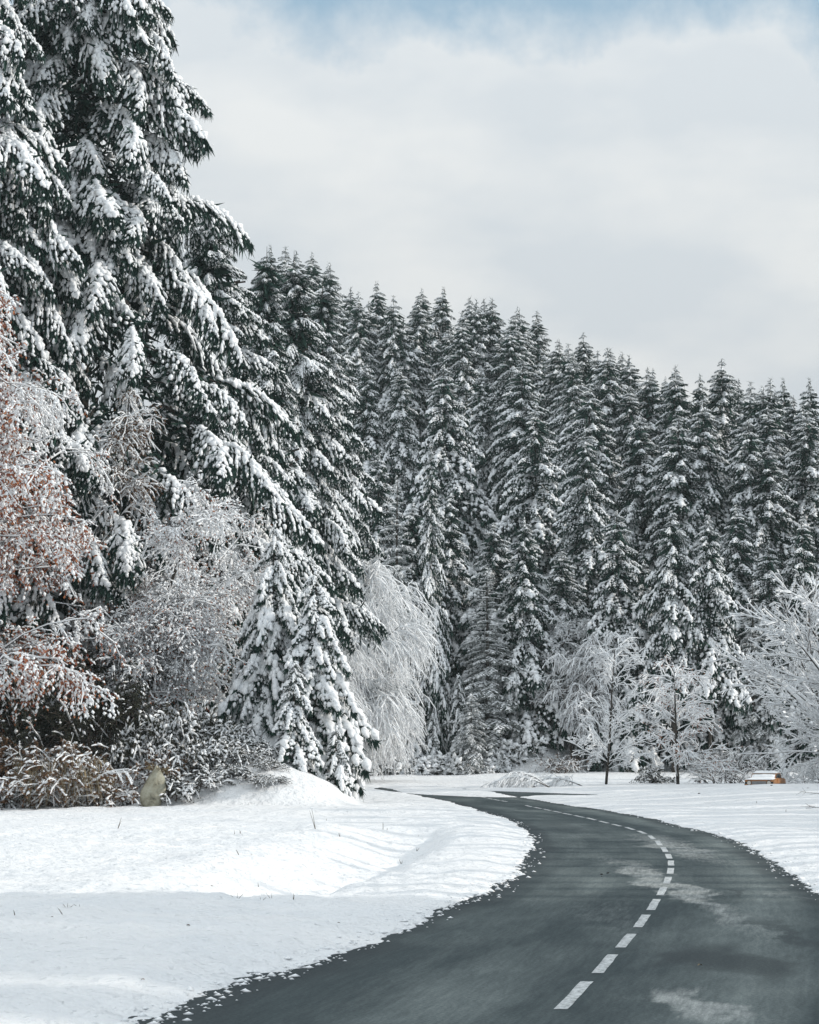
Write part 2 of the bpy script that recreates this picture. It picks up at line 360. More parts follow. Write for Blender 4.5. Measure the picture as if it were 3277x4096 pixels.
bp = t.nodes.new('ShaderNodeBump'); bp.inputs['Strength'].default_value = 1.0; bp.inputs['Distance'].default_value = .07
n3 = t.nodes.new('ShaderNodeTexNoise'); n3.inputs['Scale'].default_value = 2.6; n3.inputs['Detail'].default_value = 5; bq = t.nodes.new('ShaderNodeBump'); bq.inputs['Strength'].default_value = 1.0; bq.inputs['Distance'].default_value = .22
t.links.new(co.outputs['Object'], n3.inputs['Vector']); t.links.new(n3.outputs['Fac'], bq.inputs['Height']); t.links.new(bq.outputs[0], bp.inputs['Normal'])
t.links.new(co.outputs['Object'], n2.inputs['Vector']); t.links.new(n2.outputs['Fac'], bp.inputs['Height']); t.links.new(bp.outputs[0], p.inputs['Normal'])

vv = np.concatenate([np.arange(4140, 3700, -3.0), np.arange(3700, 3235, -1.5)])
rows = np.concatenate([np.linspace(-60, 10, 8), np.linspace(12, 23.5, 16), 27060 / (vv - VH), np.arange(120.5, 236, .5), np.arange(236, 345, 1.6), np.geomspace(346, 470, 12)])
inner = np.linspace(-.165, .16, 270)
cols = np.concatenate([-np.geomspace(1.0, .171, 22), inner, np.geomspace(.166, 1.0, 22)])
GX = cols[None, :] * np.maximum(rows, 14)[:, None]; GY = np.repeat(rows[:, None], len(cols), 1)
GZ = ground(GX, GY)
def grid_tris(nr, nc):
    i = np.arange(nr * nc).reshape(nr, nc); a, b, c, d = i[:-1, :-1].ravel(), i[:-1, 1:].ravel(), i[1:, 1:].ravel(), i[1:, :-1].ravel()
    return np.concatenate([np.stack([a, b, c], 1), np.stack([a, c, d], 1)])
g = Geo().add(np.stack([GX, GY, GZ], 2).reshape(-1, 3), grid_tris(*GX.shape), 0)
snow_ground = link('ground', g.mesh('ground', [M_GROUND])); tag(snow_ground, 'snow covered verge, field, banks and forest hillside', kind='structure')

# ------------------------------------------------------------------ asphalt
m, t, p = new_mat('asphalt'); M_ASPH = m
def nd(kind, **kw):
    n = t.nodes.new(kind)
    for k, v in kw.items():
        if k in n.inputs.keys(): n.inputs[k].default_value = v
        else: setattr(n, k, v)
    return n
def ramp(src, *st):
    r = nd('ShaderNodeValToRGB')
    while len(r.color_ramp.elements) < len(st): r.color_ramp.elements.new(.5)
    for e, (pos, c) in zip(r.color_ramp.elements, st): e.position = pos; e.color = (*c, 1) if len(c) == 3 else c
    t.links.new(src, r.inputs[0]); return r.outputs[0]
def mixc(fac, a, b, bt='MIX'):
    x = nd('ShaderNodeMix', data_type='RGBA', blend_type=bt)
    for i, v in ((0, fac), (6, a), (7, b)):
        if isinstance(v, (float, int)): x.inputs[i].default_value = v
        elif isinstance(v, tuple): x.inputs[i].default_value = (*v, 1)
        else: t.links.new(v, x.inputs[i])
    return x.outputs[2]
def mth(op, a, b=None, clamp=False):
    x = nd('ShaderNodeMath', operation=op, use_clamp=clamp)
    for i, v in enumerate((a, b)):
        if v is None: continue
        if isinstance(v, (int, float)): x.inputs[i].default_value = v
        else: t.links.new(v, x.inputs[i])
    return x.outputs[0]
uv = nd('ShaderNodeUVMap', uv_map='lane'); sp = nd('ShaderNodeSeparateXYZ'); t.links.new(uv.outputs[0], sp.inputs[0])
lat, lon = sp.outputs[0], sp.outputs[1]                       # metres right of the centre line, metres along the road
co = nd('ShaderNodeTexCoord')
def uvnoise(sx, sy, detail=5, rough=.55, off=(0, 0, 0)):
    mp = nd('ShaderNodeMapping'); mp.inputs['Scale'].default_value = (sx, sy, 1); mp.inputs['Location'].default_value = off
    t.links.new(uv.outputs[0], mp.inputs[0]); n = nd('ShaderNodeTexNoise', Scale=1.0, Detail=detail, Roughness=rough); t.links.new(mp.outputs[0], n.inputs['Vector']); return n.outputs['Fac']
speck = nd('ShaderNodeTexNoise', Scale=24.0, Detail=3.0, Roughness=.75); t.links.new(co.outputs['Object'], speck.inputs['Vector'])
patch = uvnoise(.5, .10, 6, .6); patch2 = uvnoise(.9, .25, 5, .6, (7, 3, 0)); streak = uvnoise(2.6, .05, 5, .6, (2, 9, 0))
def band(c, w): return mth('SUBTRACT', 1.0, mth('DIVIDE', mth('ABSOLUTE', mth('SUBTRACT', lat, c)), w), True)
wob = mth('MULTIPLY', mth('SUBTRACT', patch2, .5), 2.6)
dry = mth('MAXIMUM', mth('MULTIPLY', band(1.7, 1.0), 1.0), mth('MULTIPLY', band(-1.5, 1.5), .40))
dry = mth('ADD', mth('MULTIPLY', dry, .75), mth('MULTIPLY', mth('SUBTRACT', patch, .48), 2.3), True)
dry = mth('ADD', dry, mth('MULTIPLY', mth('SUBTRACT', streak, .5), .6), True)
edge = mth('MAXIMUM', mth('MULTIPLY', mth('SUBTRACT', lat, 2.7), 1.2, True), mth('MULTIPLY', mth('SUBTRACT', -2.9, lat), 1.2, True)) if False else None
base = mixc(dry, (.040, .052, .056), (.135, .156, .156))
# melt-wet margins, wet patches, dried and salted patches (stains with a shape and place of their own)
uve = nd('ShaderNodeUVMap', uv_map='edge'); se = nd('ShaderNodeSeparateXYZ'); t.links.new(uve.outputs[0], se.inputs[0])
so_ = nd('ShaderNodeSeparateXYZ'); t.links.new(co.outputs['Object'], so_.inputs[0])
def stain(px, py, wx, wy):
    c = hit(*c1(px, py)); ex = hit(*c1(px + wx, py)); ey = [hit(*c1(px, py - wy)), hit(*c1(px, py + wy))]; rx = abs(ex[0] - c[0]); ry = abs(ey[0][1] - ey[1][1]) / 2
    a = mth('DIVIDE', mth('SUBTRACT', mth('ADD', so_.outputs[0], wob), float(c[0])), float(rx)); b = mth('DIVIDE', mth('SUBTRACT', mth('ADD', so_.outputs[1], mth('MULTIPLY', mth('SUBTRACT', patch, .5), 3.0)), float((ey[0][1] + ey[1][1]) / 2)), float(ry))
    return mth('MULTIPLY', mth('SUBTRACT', 1.0, mth('SQRT', mth('ADD', mth('MULTIPLY', a, a), mth('MULTIPLY', b, b)))), 1.5, True)
def union(*l):
    r = l[0]
    for q in l[1:]: r = mth('MAXIMUM', r, q)
    return r
grain = uvnoise(13.0, .9, 5, .75, (4, 4, 0))
def ragged(q): return mth('MULTIPLY', mth('ADD', q, mth('MULTIPLY', mth('SUBTRACT', grain, .54), 1.5)), mth('MULTIPLY', q, 1.6, True), True)
pale = union(mth('MULTIPLY', stain(1080, 600, 190, 300), .85), mth('MULTIPLY', stain(960, 290, 210, 120), .7), stain(1020, 1190, 260, 130), mth('MULTIPLY', stain(560, 700, 260, 150), .25), mth('MULTIPLY', stain(1600, 560, 60, 120), .4))
wet = union(mth('MULTIPLY', mth('SUBTRACT', .95, mth('ADD', mth('ABSOLUTE', se.outputs[0]), mth('MULTIPLY', wob, .5))), 1.3, True), stain(1270, 950, 420, 165), mth('MULTIPLY', stain(1210, 540, 60, 55), .7), mth('MULTIPLY', stain(250, 150, 200, 50), .5), stain(130, 270, 45, 75), mth('MULTIPLY', stain(1620, 800, 120, 200), .7))
pale = ragged(pale); wet = ragged(wet)
base = mixc(mth('MULTIPLY', pale, .85), base, (.255, .27, .268))
base = mixc(mth('MULTIPLY', wet, .62), base, (.017, .021, .025))
base = mixc(mth('MULTIPLY', mth('SUBTRACT', mth('ADD', mth('MULTIPLY', speck.outputs['Fac'], .6), mth('MULTIPLY', grain, .4)), .42), 3.2, True), base, mixc(1.0, base, (2.3, 2.25, 2.15), 'MULTIPLY'))
t.links.new(base, p.inputs['Base Color'])
rg = mth('ADD', .62, mth('MULTIPLY', dry, .28)); t.links.new(mth('SUBTRACT', rg, mth('MULTIPLY', wet, .08)), p.inputs['Roughness'])
p.inputs['Specular IOR Level'].default_value = .02
bp = nd('ShaderNodeBump'); bp.inputs['Strength'].default_value = .6; bp.inputs['Distance'].default_value = .008
t.links.new(speck.outputs['Fac'], bp.inputs['Height']); t.links.new(bp.outputs[0], p.inputs['Normal'])

rr = np.concatenate([np.linspace(-40, 20, 30), np.arange(20.5, 100, .5), np.arange(100, 200, 1.0), np.arange(200, 232, .3)])
rc = np.linspace(-.22, .16, 130); rc = rc[(rc > -.20) & (rc < .19)]
RX = np.concatenate([(rc[None, :] * np.maximum(rr, 40)[:, None]), np.linspace(33, 45, 4)[None, :] + 0 * rr[:, None]], 1); RX.sort(axis=1); RY = np.repeat(rr[:, None], RX.shape[1], 1)
RSD = road_sd(RX, RY)
tri = grid_tris(*RX.shape); keep = (RSD.ravel()[tri] < 1.2).any(1)
tri = tri[keep]; used, inv = np.unique(tri, return_inverse=True); tri = inv.reshape(-1, 3)
P2 = np.stack([RX.ravel()[used], RY.ravel()[used]], 1)
me = Geo().add(np.column_stack([P2, np.minimum(road_z(P2[:, 1]), .6)]), tri, 0).mesh('road', [M_ASPH])
dd, ii, tt, ss = seg_dist(P2, CENTRE); cum = np.r_[0, np.cumsum(np.linalg.norm(np.diff(CENTRE, axis=0), axis=1))]
lanes = np.stack([-ss * dd, cum[ii] + tt * (cum[ii + 1] - cum[ii])], 1)
uvl = me.uv_layers.new(name='lane'); li = np.empty(len(me.loops), np.int32); me.loops.foreach_get('vertex_index', li)
uvl.data.foreach_set('uv', lanes[li].astype(np.float32).ravel())
uvl = me.uv_layers.new(name='edge'); sdv = RSD.ravel()[used]; uvl.data.foreach_set('uv', np.stack([sdv, 0 * sdv], 1)[li].astype(np.float32).ravel())
road = link('road', me); tag(road, 'wet grey two lane asphalt road winding to the forest', kind='structure')

m, t, p = new_mat('road_paint'); M_PAINT = m
co = nd('ShaderNodeTexCoord'); n = nd('ShaderNodeTexNoise', Scale=9.0, Detail=8.0, Roughness=.8); t.links.new(co.outputs['Object'], n.inputs['Vector'])
t.links.new(ramp(n.outputs['Fac'], (.40, (.12, .13, .13)), (.52, (.55, .57, .57)), (.7, (.74, .75, .75))), p.inputs['Base Color']); p.inputs['Roughness'].default_value = .6
for a, b in DASH:
    a = np.array(a); b = np.array(b); e = b - a; L = np.hypot(*e); e = e / L; nrm = np.array([-e[1], e[0]])
    k = max(2, int(L / .5)); s = np.linspace(0, L, k + 1); w = .068; rs = np.random.default_rng(int(abs(a[0] * 100) + a[1] * 10))
    lv = np.concatenate([a + e * q + nrm * (w + rs.uniform(-.006, .006)) for q in s]).reshape(-1, 2); rv = np.concatenate([a + e * q - nrm * (w + rs.uniform(-.006, .006)) for q in s]).reshape(-1, 2)
    xy = np.concatenate([lv, rv]) - a; z = np.minimum(road_z(xy[:, 1] + a[1]), .6) + .005
    i = np.arange(k); tr = np.concatenate([np.stack([i, i + k + 1, i + k + 2], 1), np.stack([i, i + k + 2, i + 1], 1)])
    link('lane_dash', Geo().add(np.column_stack([xy, z]), tr, 0).mesh('lane_dash', [M_PAINT], ()), road, (a[0], a[1], 0))

# crumbs and clods of ploughed snow lying along the melting edge
rng = np.random.default_rng(17); n = 1500
y = 1 / rng.uniform(1 / 120, 1 / 23, n); i = rng.integers(0, 2, n)
lx = np.interp(y, LEFT[:, 1], LEFT[:, 0]); RT = np.vstack([RIGHT, ROADPOLY[-8:]]); RT = RT[np.argsort(RT[:, 1])]; rx = np.interp(y, RT[:, 1], RT[:, 0])
x = np.where(i == 0, lx, rx) + rng.normal(size=n) * .17; k = np.abs(x / y) < .17; x, y = x[k], y[k]
ok = np.abs(road_sd(x, y)) < .45; x, y = x[ok], y[ok]; r = .010 + .035 * rng.random(len(x)) ** 3; z = np.maximum(ground(x, y), np.minimum(road_z(y), .6))
g = Geo(); bank, f = BANK[2]; kk = rng.integers(0, 10, len(x)); V = bank[kk] * (r[:, None] * np.array([[1.5, 1.5, .8]]))[:, None, :] + np.stack([x, y, z + r * .2], 1)[:, None, :]
g.add(V.reshape(-1, 3), (f[None] + (np.arange(len(x)) * 6)[:, None, None]).reshape(-1, 3), 0)
tag(link('snow_crumbs', g.mesh('snow_crumbs', [M_SNOW])), 'crumbs of ploughed snow scattered along the road edges', kind='stuff')

# ------------------------------------------------------------------ conifers
def lerp_chain(C, q):
    """points and tangents at parameters q (n,k) on chains C (n,m,3)"""
    n, m, _ = C.shape; x = q * (m - 1); i = np.clip(x.astype(int), 0, m - 2); f = (x - i)[..., None]; r = np.arange(n)[:, None]
    return C[r, i] * (1 - f) + C[r, i + 1] * f, norm(C[r, i + 1] - C[r, i])
def conifer_branch(rng, L=3.5, W=.95, ns=11, droop=.22, rise=.12, ang=.85, hang=.3, r=.11, step=.19, keep=.85, blades=14, bl=.24, bw=.07, sub=0, fill=10, spine=1.25, mats=(0, 1, 2), curtain=0, cl=.5, cw=.1, long=.72, dots=0, dr=.05):
    g = Geo(); m = 8; s = np.linspace(0, 1, m + 1)
    bend = rng.normal() * .12
    ax = np.stack([L * s * (1 - .08 * s), L * bend * s ** 2, L * (rise * s - (rise + droop) * s ** 2.1)], 1)[None]
    add_tubes(g, ax, np.linspace(.035, .010, m + 1)[None] * L / 3, 4, mats[2])
    t = np.tile(np.linspace(.10, .98, ns), 2) + rng.normal(size=2 * ns) * .02; t = np.clip(t, .05, .99)
    sd = np.repeat([-1., 1.], ns); p, tan = lerp_chain(ax, t[None]); p = p[0]; tan = tan[0]
    side = np.stack([-tan[:, 1], tan[:, 0], 0 * t], 1) * sd[:, None]
    a = ang * rng.uniform(.8, 1.2, len(t)); d = tan * np.cos(a)[:, None] + side * np.sin(a)[:, None]; d[:, 2] -= .10 + rng.uniform(0, .2, len(t))
    ln = W * (.30 + .70 * np.sin(np.pi * np.clip(t, 0, 1) ** .8)) * rng.uniform(.75, 1.2, len(t))
    C = chain(p, d, ln, 4, hang * rng.uniform(.6, 1.4, len(t)), .03, rng)
    C = np.concatenate([C, chain(ax[0, -1:], ax[0, -1:] - ax[0, -2:-1], W * .4, 4, .25, .02, rng)]); ln = np.r_[ln, W * .4]
    # snow lumps along shoots
    k = max(2, int(np.ceil(ln.max() / step))); q = (np.arange(k)[None] + rng.uniform(.2, .8, (len(C), k))) / k
    P, T = lerp_chain(C, q); ok = (rng.random(q.shape) < keep) & (np.arange(k)[None] < np.ceil(ln / step)[:, None] + 1)
    clump = np.exp(rng.normal(size=(len(C), 1)) * .20).clip(.6, 1.4); R = r * clump * np.exp(rng.normal(size=q.shape) * .26).clip(.5, 1.5) * (1.12 - .35 * q)
    st = ln[:, None] / k; S = np.stack([np.maximum(R * 1.2, st * long), R, R * .80], 2); P = P + np.array([0, 0, 1.]) * (R * .70)[..., None]
    add_blobs(g, P[ok], T[ok], S[ok], rng, mats[0], sub)
    # snow on the spine
    k = int(L / (step * 1.1)); q = (np.arange(k)[None] + rng.uniform(.2, .8, (1, k))) / k * .95 + .05; P, T = lerp_chain(ax, q); P = P[0]; T = T[0]
    R = r * spine * rng.uniform(.7, 1.3, k) * (.7 + .5 * np.sin(np.pi * q[0])); ok = rng.random(k) < keep * .95
    add_blobs(g, (P + np.array([0, 0, 1.]) * (R * .6)[:, None])[ok], T[ok], np.stack([R * 1.2, R, R * .8], 1)[ok], rng, mats[0], sub)
    # needle sprays
    q = rng.uniform(.0, 1.0, (len(C), blades)); P, T = lerp_chain(C, q)
    D = T * .8 + rng.normal(size=T.shape) * .45 + np.array([0, 0, -.42])
    add_blades(g, P.reshape(-1, 3), D.reshape(-1, 3), bl * rng.uniform(.6, 1.3, q.size), bw, rng, mats[1])
    if curtain:
        q = rng.uniform(.1, 1.0, (len(C), curtain)); P, T = lerp_chain(C, q); D = T * .35 + rng.normal(size=T.shape) * .28 + np.array([0, 0, -.8])
        add_blades(g, P.reshape(-1, 3) - [0, 0, .03], D.reshape(-1, 3), cl * rng.uniform(.5, 1.3, q.size), cw, rng, mats[1])
    if dots:
        q = rng.uniform(.1, 1.0, (len(C), dots)); P, T = lerp_chain(C, q); P = P.reshape(-1, 3) + rng.normal(size=(q.size, 3)) * [.10, .10, 0] - np.array([0, 0, 1.]) * (cl * rng.uniform(.15, .95, q.size))[:, None]
        add_blobs(g, P, T.reshape(-1, 3) + [0, 0, -.6], dr * rng.uniform(.5, 1.5, (q.size, 1)) * [[1.5, .9, .8]], rng, mats[0], max(sub, 0) if sub == 2 else 0)
    if fill:
        q = rng.uniform(.02, .8, (1, fill)); P, T = lerp_chain(ax, q)
        D = T[0] * .5 + rng.normal(size=(fill, 3)) * .6 + np.array([0, 0, -.5])
        add_blades(g, P[0], D, bl * 2.3 * rng.uniform(.7, 1.3, fill), bw * 2.6, rng, mats[1])
    return g.arrays()
def rot_zy(yaw, pitch, roll=0.0):
    return np.array(Matrix.Rotation(yaw, 3, 'Z') @ Matrix.Rotation(-pitch, 3, 'Y') @ Matrix.Rotation(roll, 3, 'X'))
def branch_layout(rng, H, R, nb, start=.06, top=.985, power=.8, base_in=.10, lo=-.22, hi=.55, wild=.18, dens=.85):
    """height, yaw, pitch and length of every branch of one conifer"""
    f = start + (top - start) * (np.linspace(0, 1, nb) ** dens); f = np.clip(f + rng.normal(size=nb) * .006, start, .992)
    ln = R * np.clip((1 - f) / (1 - base_in), 0, 1) ** power * np.where(f < base_in, .55 + .45 * f / base_in, 1)
    ln = np.maximum(ln * rng.uniform(1 - wild, 1 + wild, nb), R * .05)
    yaw = np.arange(nb) * 2.39996 + rng.normal(size=nb) * .5; pitch = lo + (hi - lo) * f ** 2.8 + rng.normal(size=nb) * .07
    return f * H, yaw, pitch, ln
def trunk_geo(rng, H, r0, k=8, n=12, lean=.006):
    z = np.linspace(-.3, H, n); c = np.stack([np.cumsum(rng.normal(size=n)) * lean * H / n * 2, np.cumsum(rng.normal(size=n)) * lean * H / n * 2, z], 1); c[:, :2] -= c[0, :2]
    g = Geo(); add_tubes(g, c[None], (r0 * (1 - np.linspace(0, 1, n)) ** .85 + .012)[None], k, 0); return g
TREE_MATS = [M_SNOW, M_NEEDLE, M_BARK]
def crown_mesh(name, rng, H, R, nb, tmpl, L, vary=.15, mats=TREE_MATS, leader=True, core=0, **kw):
    g = Geo(); z, yaw, pitch, ln = branch_layout(rng, H, R, nb, **kw)
    for i in range(nb):
        s = ln[i] / L; k = rng.integers(len(tmpl)); wy = s * rng.uniform(.9, 1.25) if s > .35 else s * 1.3
        g.add_geo(tmpl[k], rot_zy(yaw[i], pitch[i], rng.normal() * .1) @ np.diag([s, wy, max(s, min(.30, .10 + s))]), (0, 0, z[i]))
    if core:
        st = kw.get('start', .06); zz = H * (st + (.93 - st) * rng.random(core) ** 1.2); aa = rng.uniform(-math.pi, math.pi, core); q = R * (1 - zz / H) ** kw.get('power', .8) * rng.uniform(.05, .55, core)
        add_blades(g, np.stack([np.cos(aa) * q, np.sin(aa) * q, zz], 1), np.stack([np.cos(aa), np.sin(aa), -.8 + 0 * aa], 1) + rng.normal(size=(core, 3)) * .5, rng.uniform(.5, 1.3, core) * R / 5, .30, rng, 1)
    if leader:
        n = 40; zz = H * rng.uniform(.93, 1.0, n); D = rng.normal(size=(n, 3)) * .7 + np.array([0, 0, .55])
        add_blades(g, np.stack([0 * zz, 0 * zz, zz], 1), D, H * .018 * rng.uniform(.5, 1.2, n), .05, rng, 1)
        m = 9; zz = H * rng.uniform(.93, .995, m); add_blobs(g, np.stack([rng.normal(size=m) * .05, rng.normal(size=m) * .05, zz], 1), rng.normal(size=(m, 3)), np.full((m, 3), .075) * rng.uniform(.6, 1.4, (m, 1)), rng, 0, 0)
    return g.mesh(name, mats)

rng = np.random.default_rng(11)
FAR_T = [conifer_branch(rng, L=3.6, W=1.15, ns=8, droop=.27, rise=.14, ang=.78, hang=.55, r=.150, step=.36, keep=.93, blades=6, bl=.40, bw=.10, sub=2, fill=7, spine=1.5, curtain=6, cl=.48, cw=.14, long=.62, dots=1, dr=.06) for _ in range(9)]
FAR = []
for i, (H, R, nb, pw, lo, hi, st) in enumerate([(24, 5.9, 150, .74, -.28, .40, .05), (27, 6.6, 160, .72, -.32, .35, .05), (22, 4.6, 135, .68, -.24, .40, .05),
                                                (26, 7.2, 155, .78, -.34, .30, .05), (20, 4.8, 130, .76, -.22, .40, .05), (28, 5.2, 160, .66, -.30, .40, .05), (22, 4.6, 120, .70, -.32, .30, .34)]):
    r = np.random.default_rng(100 + i)
    cm = crown_mesh('conifer_crown', r, H, R, nb, FAR_T, 3.6, power=pw, lo=lo, hi=hi, start=st, wild=.30, base_in=st + .08, core=1100)
    FAR.append((H, R, cm, trunk_geo(r, H, .0095 * H).mesh('conifer_trunk', [M_BARK])))
def plant_tree(name, proto, x, y, H=None, wide=1.0, yaw=0.0, label=None, cat='tree', group=None, z=None, lean=0.0, sink=0.1):
    """a tree thing: an Empty at its foot with trunk and crown as parts sharing mesh data"""
    h0, r0, cm, tm = proto; s = (H or h0) / h0; z = gz(x, y) - sink if z is None else z
    o = tag(link(name, None, None, (x, y, z), (lean, 0, yaw), (s * wide, s * wide, s)), label, cat, group)
    link('trunk', tm, o); link('crown', cm, o); return o

# tops of the hillside conifers as seen in the photograph: u, v (photo pixels), height in metres, width factor, kind
def c4(x, y): return (900 + x / 1.4375, 900 + y / 1.4375)
def c6(x, y): return (2077 + x / 1.4375, 1200 + y / 1.4375)
SKYLINE = [c4(*p) for p in [(235, 115), (345, 130), (395, 145), (520, 165), (600, 220), (700, 355), (770, 385), (835, 440), (900, 320), (993, 405), (1113, 410), (1150, 370), (1205, 355), (1365, 510), (1410, 420), (1443, 430), (1480, 425), (1550, 420), (1640, 545), (1688, 565)]] + \
    [c6(*p) for p in [(30, 45), (110, 65), (230, 225), (268, 260), (310, 305), (370, 185), (430, 285), (490, 275), (520, 285), (577, 300), (648, 325), (777, 395), (890, 385), (862, 415), (1040, 430), (1160, 340), (1325, 475), (1370, 500), (1430, 450), (1523, 450), (1590, 545), (1640, 590), (1690, 450)]]
PALE = [c6(735, 395), c6(1250, 452), c6(820, 440), c6(1470, 520), c6(960, 515)]
MIDDLE = [c4(*p) for p in [(560, 515), (470, 330), (705, 470), (850, 545), (1025, 535), (1185, 600), (1290, 590), (1370, 560), (1480, 590), (1015, 560), (640, 430), (940, 480), (1560, 640)]] + \
    [c6(*p) for p in [(180, 480), (20, 330), (95, 560), (410, 480), (270, 420), (500, 660), (690, 590), (630, 480), (770, 560), (930, 640), (870, 560), (1040, 560), (1120, 800), (1315, 670), (1250, 600), (1430, 600), (1540, 600), (1655, 620), (1600, 760), (385, 720)]]
FRONT = [(*c4(1290, 785), 25), (*c4(1525, 830), 21), (*c4(1015, 800), 21), (*c6(95, 575), 25), (*c6(375, 985), 15), (*c6(495, 950), 16), (*c6(560, 880), 18), (*c6(690, 640), 24),
         (*c6(940, 760), 23), (*c6(1430, 815), 22), (*c6(1395, 1030), 17), (*c6(1640, 830), 20), (*c6(1610, 1120), 14), (*c6(1120, 880), 20), (*c6(1260, 900), 19), (*c4(1650, 900), 20), (*c4(700, 700), 22), (*c4(820, 780), 21), (*c6(270, 900), 17)]
rp = np.random.default_rng(5)
def solve_depth(u, v, H, lo=228.0, hi=335.0):
    Y = np.linspace(lo, hi, 60); P = np.array([at(u, v, q) for q in Y]); d = P[:, 2] - ground(P[:, 0], Y) - H
    s = np.where(d <= 0)[0]
    if len(s) == 0: return hi, d[-1] + H
    if s[0] == 0: return lo, d[0] + H
    i = s[0]; f = d[i - 1] / (d[i - 1] - d[i]); return Y[i - 1] + f * (Y[i] - Y[i - 1]), H
CONS = []
def hill_tree(u, v, H, kind, label, group, wide=1.0, name='spruce_tree', lo=229.0):
    y, h = solve_depth(u, v, H, lo); P = at(u, v, y)
    CONS.append((P[0], y)); return plant_tree(name, FAR[kind], P[0], y, h + .1, wide, rp.uniform(0, 6.28), label, 'tree', group, lean=rp.normal() * .018)
ORD = ['first', 'second', 'third', 'fourth', 'fifth', 'sixth', 'seventh', 'eighth', 'ninth', 'tenth', 'eleventh', 'twelfth', 'thirteenth', 'fourteenth', 'fifteenth', 'sixteenth', 'seventeenth', 'eighteenth', 'nineteenth', 'twentieth']
ORD += ['twenty-' + q for q in ORD[:9]] + ['thirtieth'] + ['thirty-' + q for q in ORD[:9]] + ['fortieth'] + ['forty-' + q for q in ORD[:9]] + ['fiftieth']
SKYLINE.sort()
for i, (u, v) in enumerate(SKYLINE):
    hill_tree(u, v, rp.uniform(23, 27), int(rp.choice([0, 1, 2, 5])), 'snowy spruce with a thin tip against the sky, %s on the skyline from the left' % ORD[i], 'spruces along the skyline', rp.uniform(.85, 1.1))
for i, (u, v) in enumerate(sorted(PALE)):
    hill_tree(u, v, rp.uniform(18, 20), int(rp.choice([2, 5])), 'pale distant spruce tip fading behind the ridge, %s pale tip from the left' % ORD[i], 'pale spruces behind the ridge', .8)
MIDDLE = [q for i, q in enumerate(MIDDLE) if i % 2 == 0]
for i, (u, v) in enumerate(sorted(MIDDLE)):
    hill_tree(u, v, rp.uniform(22, 26), int(rp.choice([0, 1, 3, 5])), 'snowy spruce crowded just below the skyline tips, %s of that row from the left' % ORD[i], 'spruces in the middle of the forest', rp.uniform(.9, 1.12))
FRONT += [(2100, 2060, 19), (2240, 2190, 16), (2480, 2030, 21), (2570, 2230, 17), (2950, 2010, 21), (3080, 2170, 18), (3200, 2060, 20), (1985, 2080, 18), (3260, 2360, 14), (1500, 1800, 22), (1420, 1980, 19), (1330, 1800, 24), (1650, 2000, 19), (1800, 1960, 20), (2960, 2420, 13), (3120, 2480, 12)]
for i, (u, v, H) in enumerate(sorted(FRONT)):
    hill_tree(u, v, H, int(rp.choice([0, 1, 3, 4])), 'large snow-laden spruce at the front of the forest, %s front spruce from the left' % ORD[i], 'spruces at the front of the forest', rp.uniform(.9, 1.15))
# twin spruces with bare lower trunks, and a tall narrow column of a spruce
for (u, v, w, txt) in ((2686, 2028, 'left', ''), (2832, 2045, 'right', '')):
    P = at(u, v, 227.5); b = gz(P[0], 227.5)
    plant_tree('spruce_tree', FAR[6], P[0], 227.5, P[2] - b, .80, 1.0 if w == 'left' else 3.4, '%s of the twin spruces with bare dark lower trunks above the young trees' % w, 'tree', 'twin spruces')
P = at(1724, 1752, 229); plant_tree('spruce_tree', FAR[5], P[0], 229, P[2] - gz(P[0], 229), .46, 2.0, 'tall narrow column of a spruce with clumped snow beside the pale weeping birch', 'tree')

# ------------------------------------------------------------------ big firs on the left, each bough a part of its own
rng = np.random.default_rng(21)
BOUGH_T = []
for i in range(9):
    a = conifer_branch(rng, L=3.4, W=1.05, ns=16, droop=.42, rise=.10, ang=.74, hang=.62, r=.080, step=.20, keep=.88, long=.95, blades=13, bl=.27, bw=.07, sub=0, fill=20, spine=1.45, curtain=13, cl=.48, cw=.09, dots=4, dr=.042)
    g = Geo(); g.add(*a); m_ = 6; s_ = np.linspace(0, 1, m_ + 1)
    limb = np.stack([-2.4 * s_, .1 * np.sin(3 * s_), 2.4 * .28 * s_], 1)[None]; add_tubes(g, limb, np.linspace(.04, .075, m_ + 1)[None], 5, 2)
    q = rng.uniform(0, .75, (1, 46)); P, T = lerp_chain(limb, q); D = rng.normal(size=(46, 3)) * [.6, .9, .4] + [0, 0, -.6]
    add_blades(g, P[0] + rng.normal(size=(46, 3)) * [.1, .35, .12], D, rng.uniform(.3, .7, 46), .15, rng, 1)
    P, T = lerp_chain(limb, rng.uniform(0, .7, (1, 14))); add_blobs(g, P[0] + rng.normal(size=(14, 3)) * [.1, .35, .08], T[0], .09 * rng.uniform(.5, 1.5, (14, 1)) * [[1.6, 1, .7]], rng, 0, 0)
    BOUGH_T.append(g.mesh('bough', TREE_MATS))
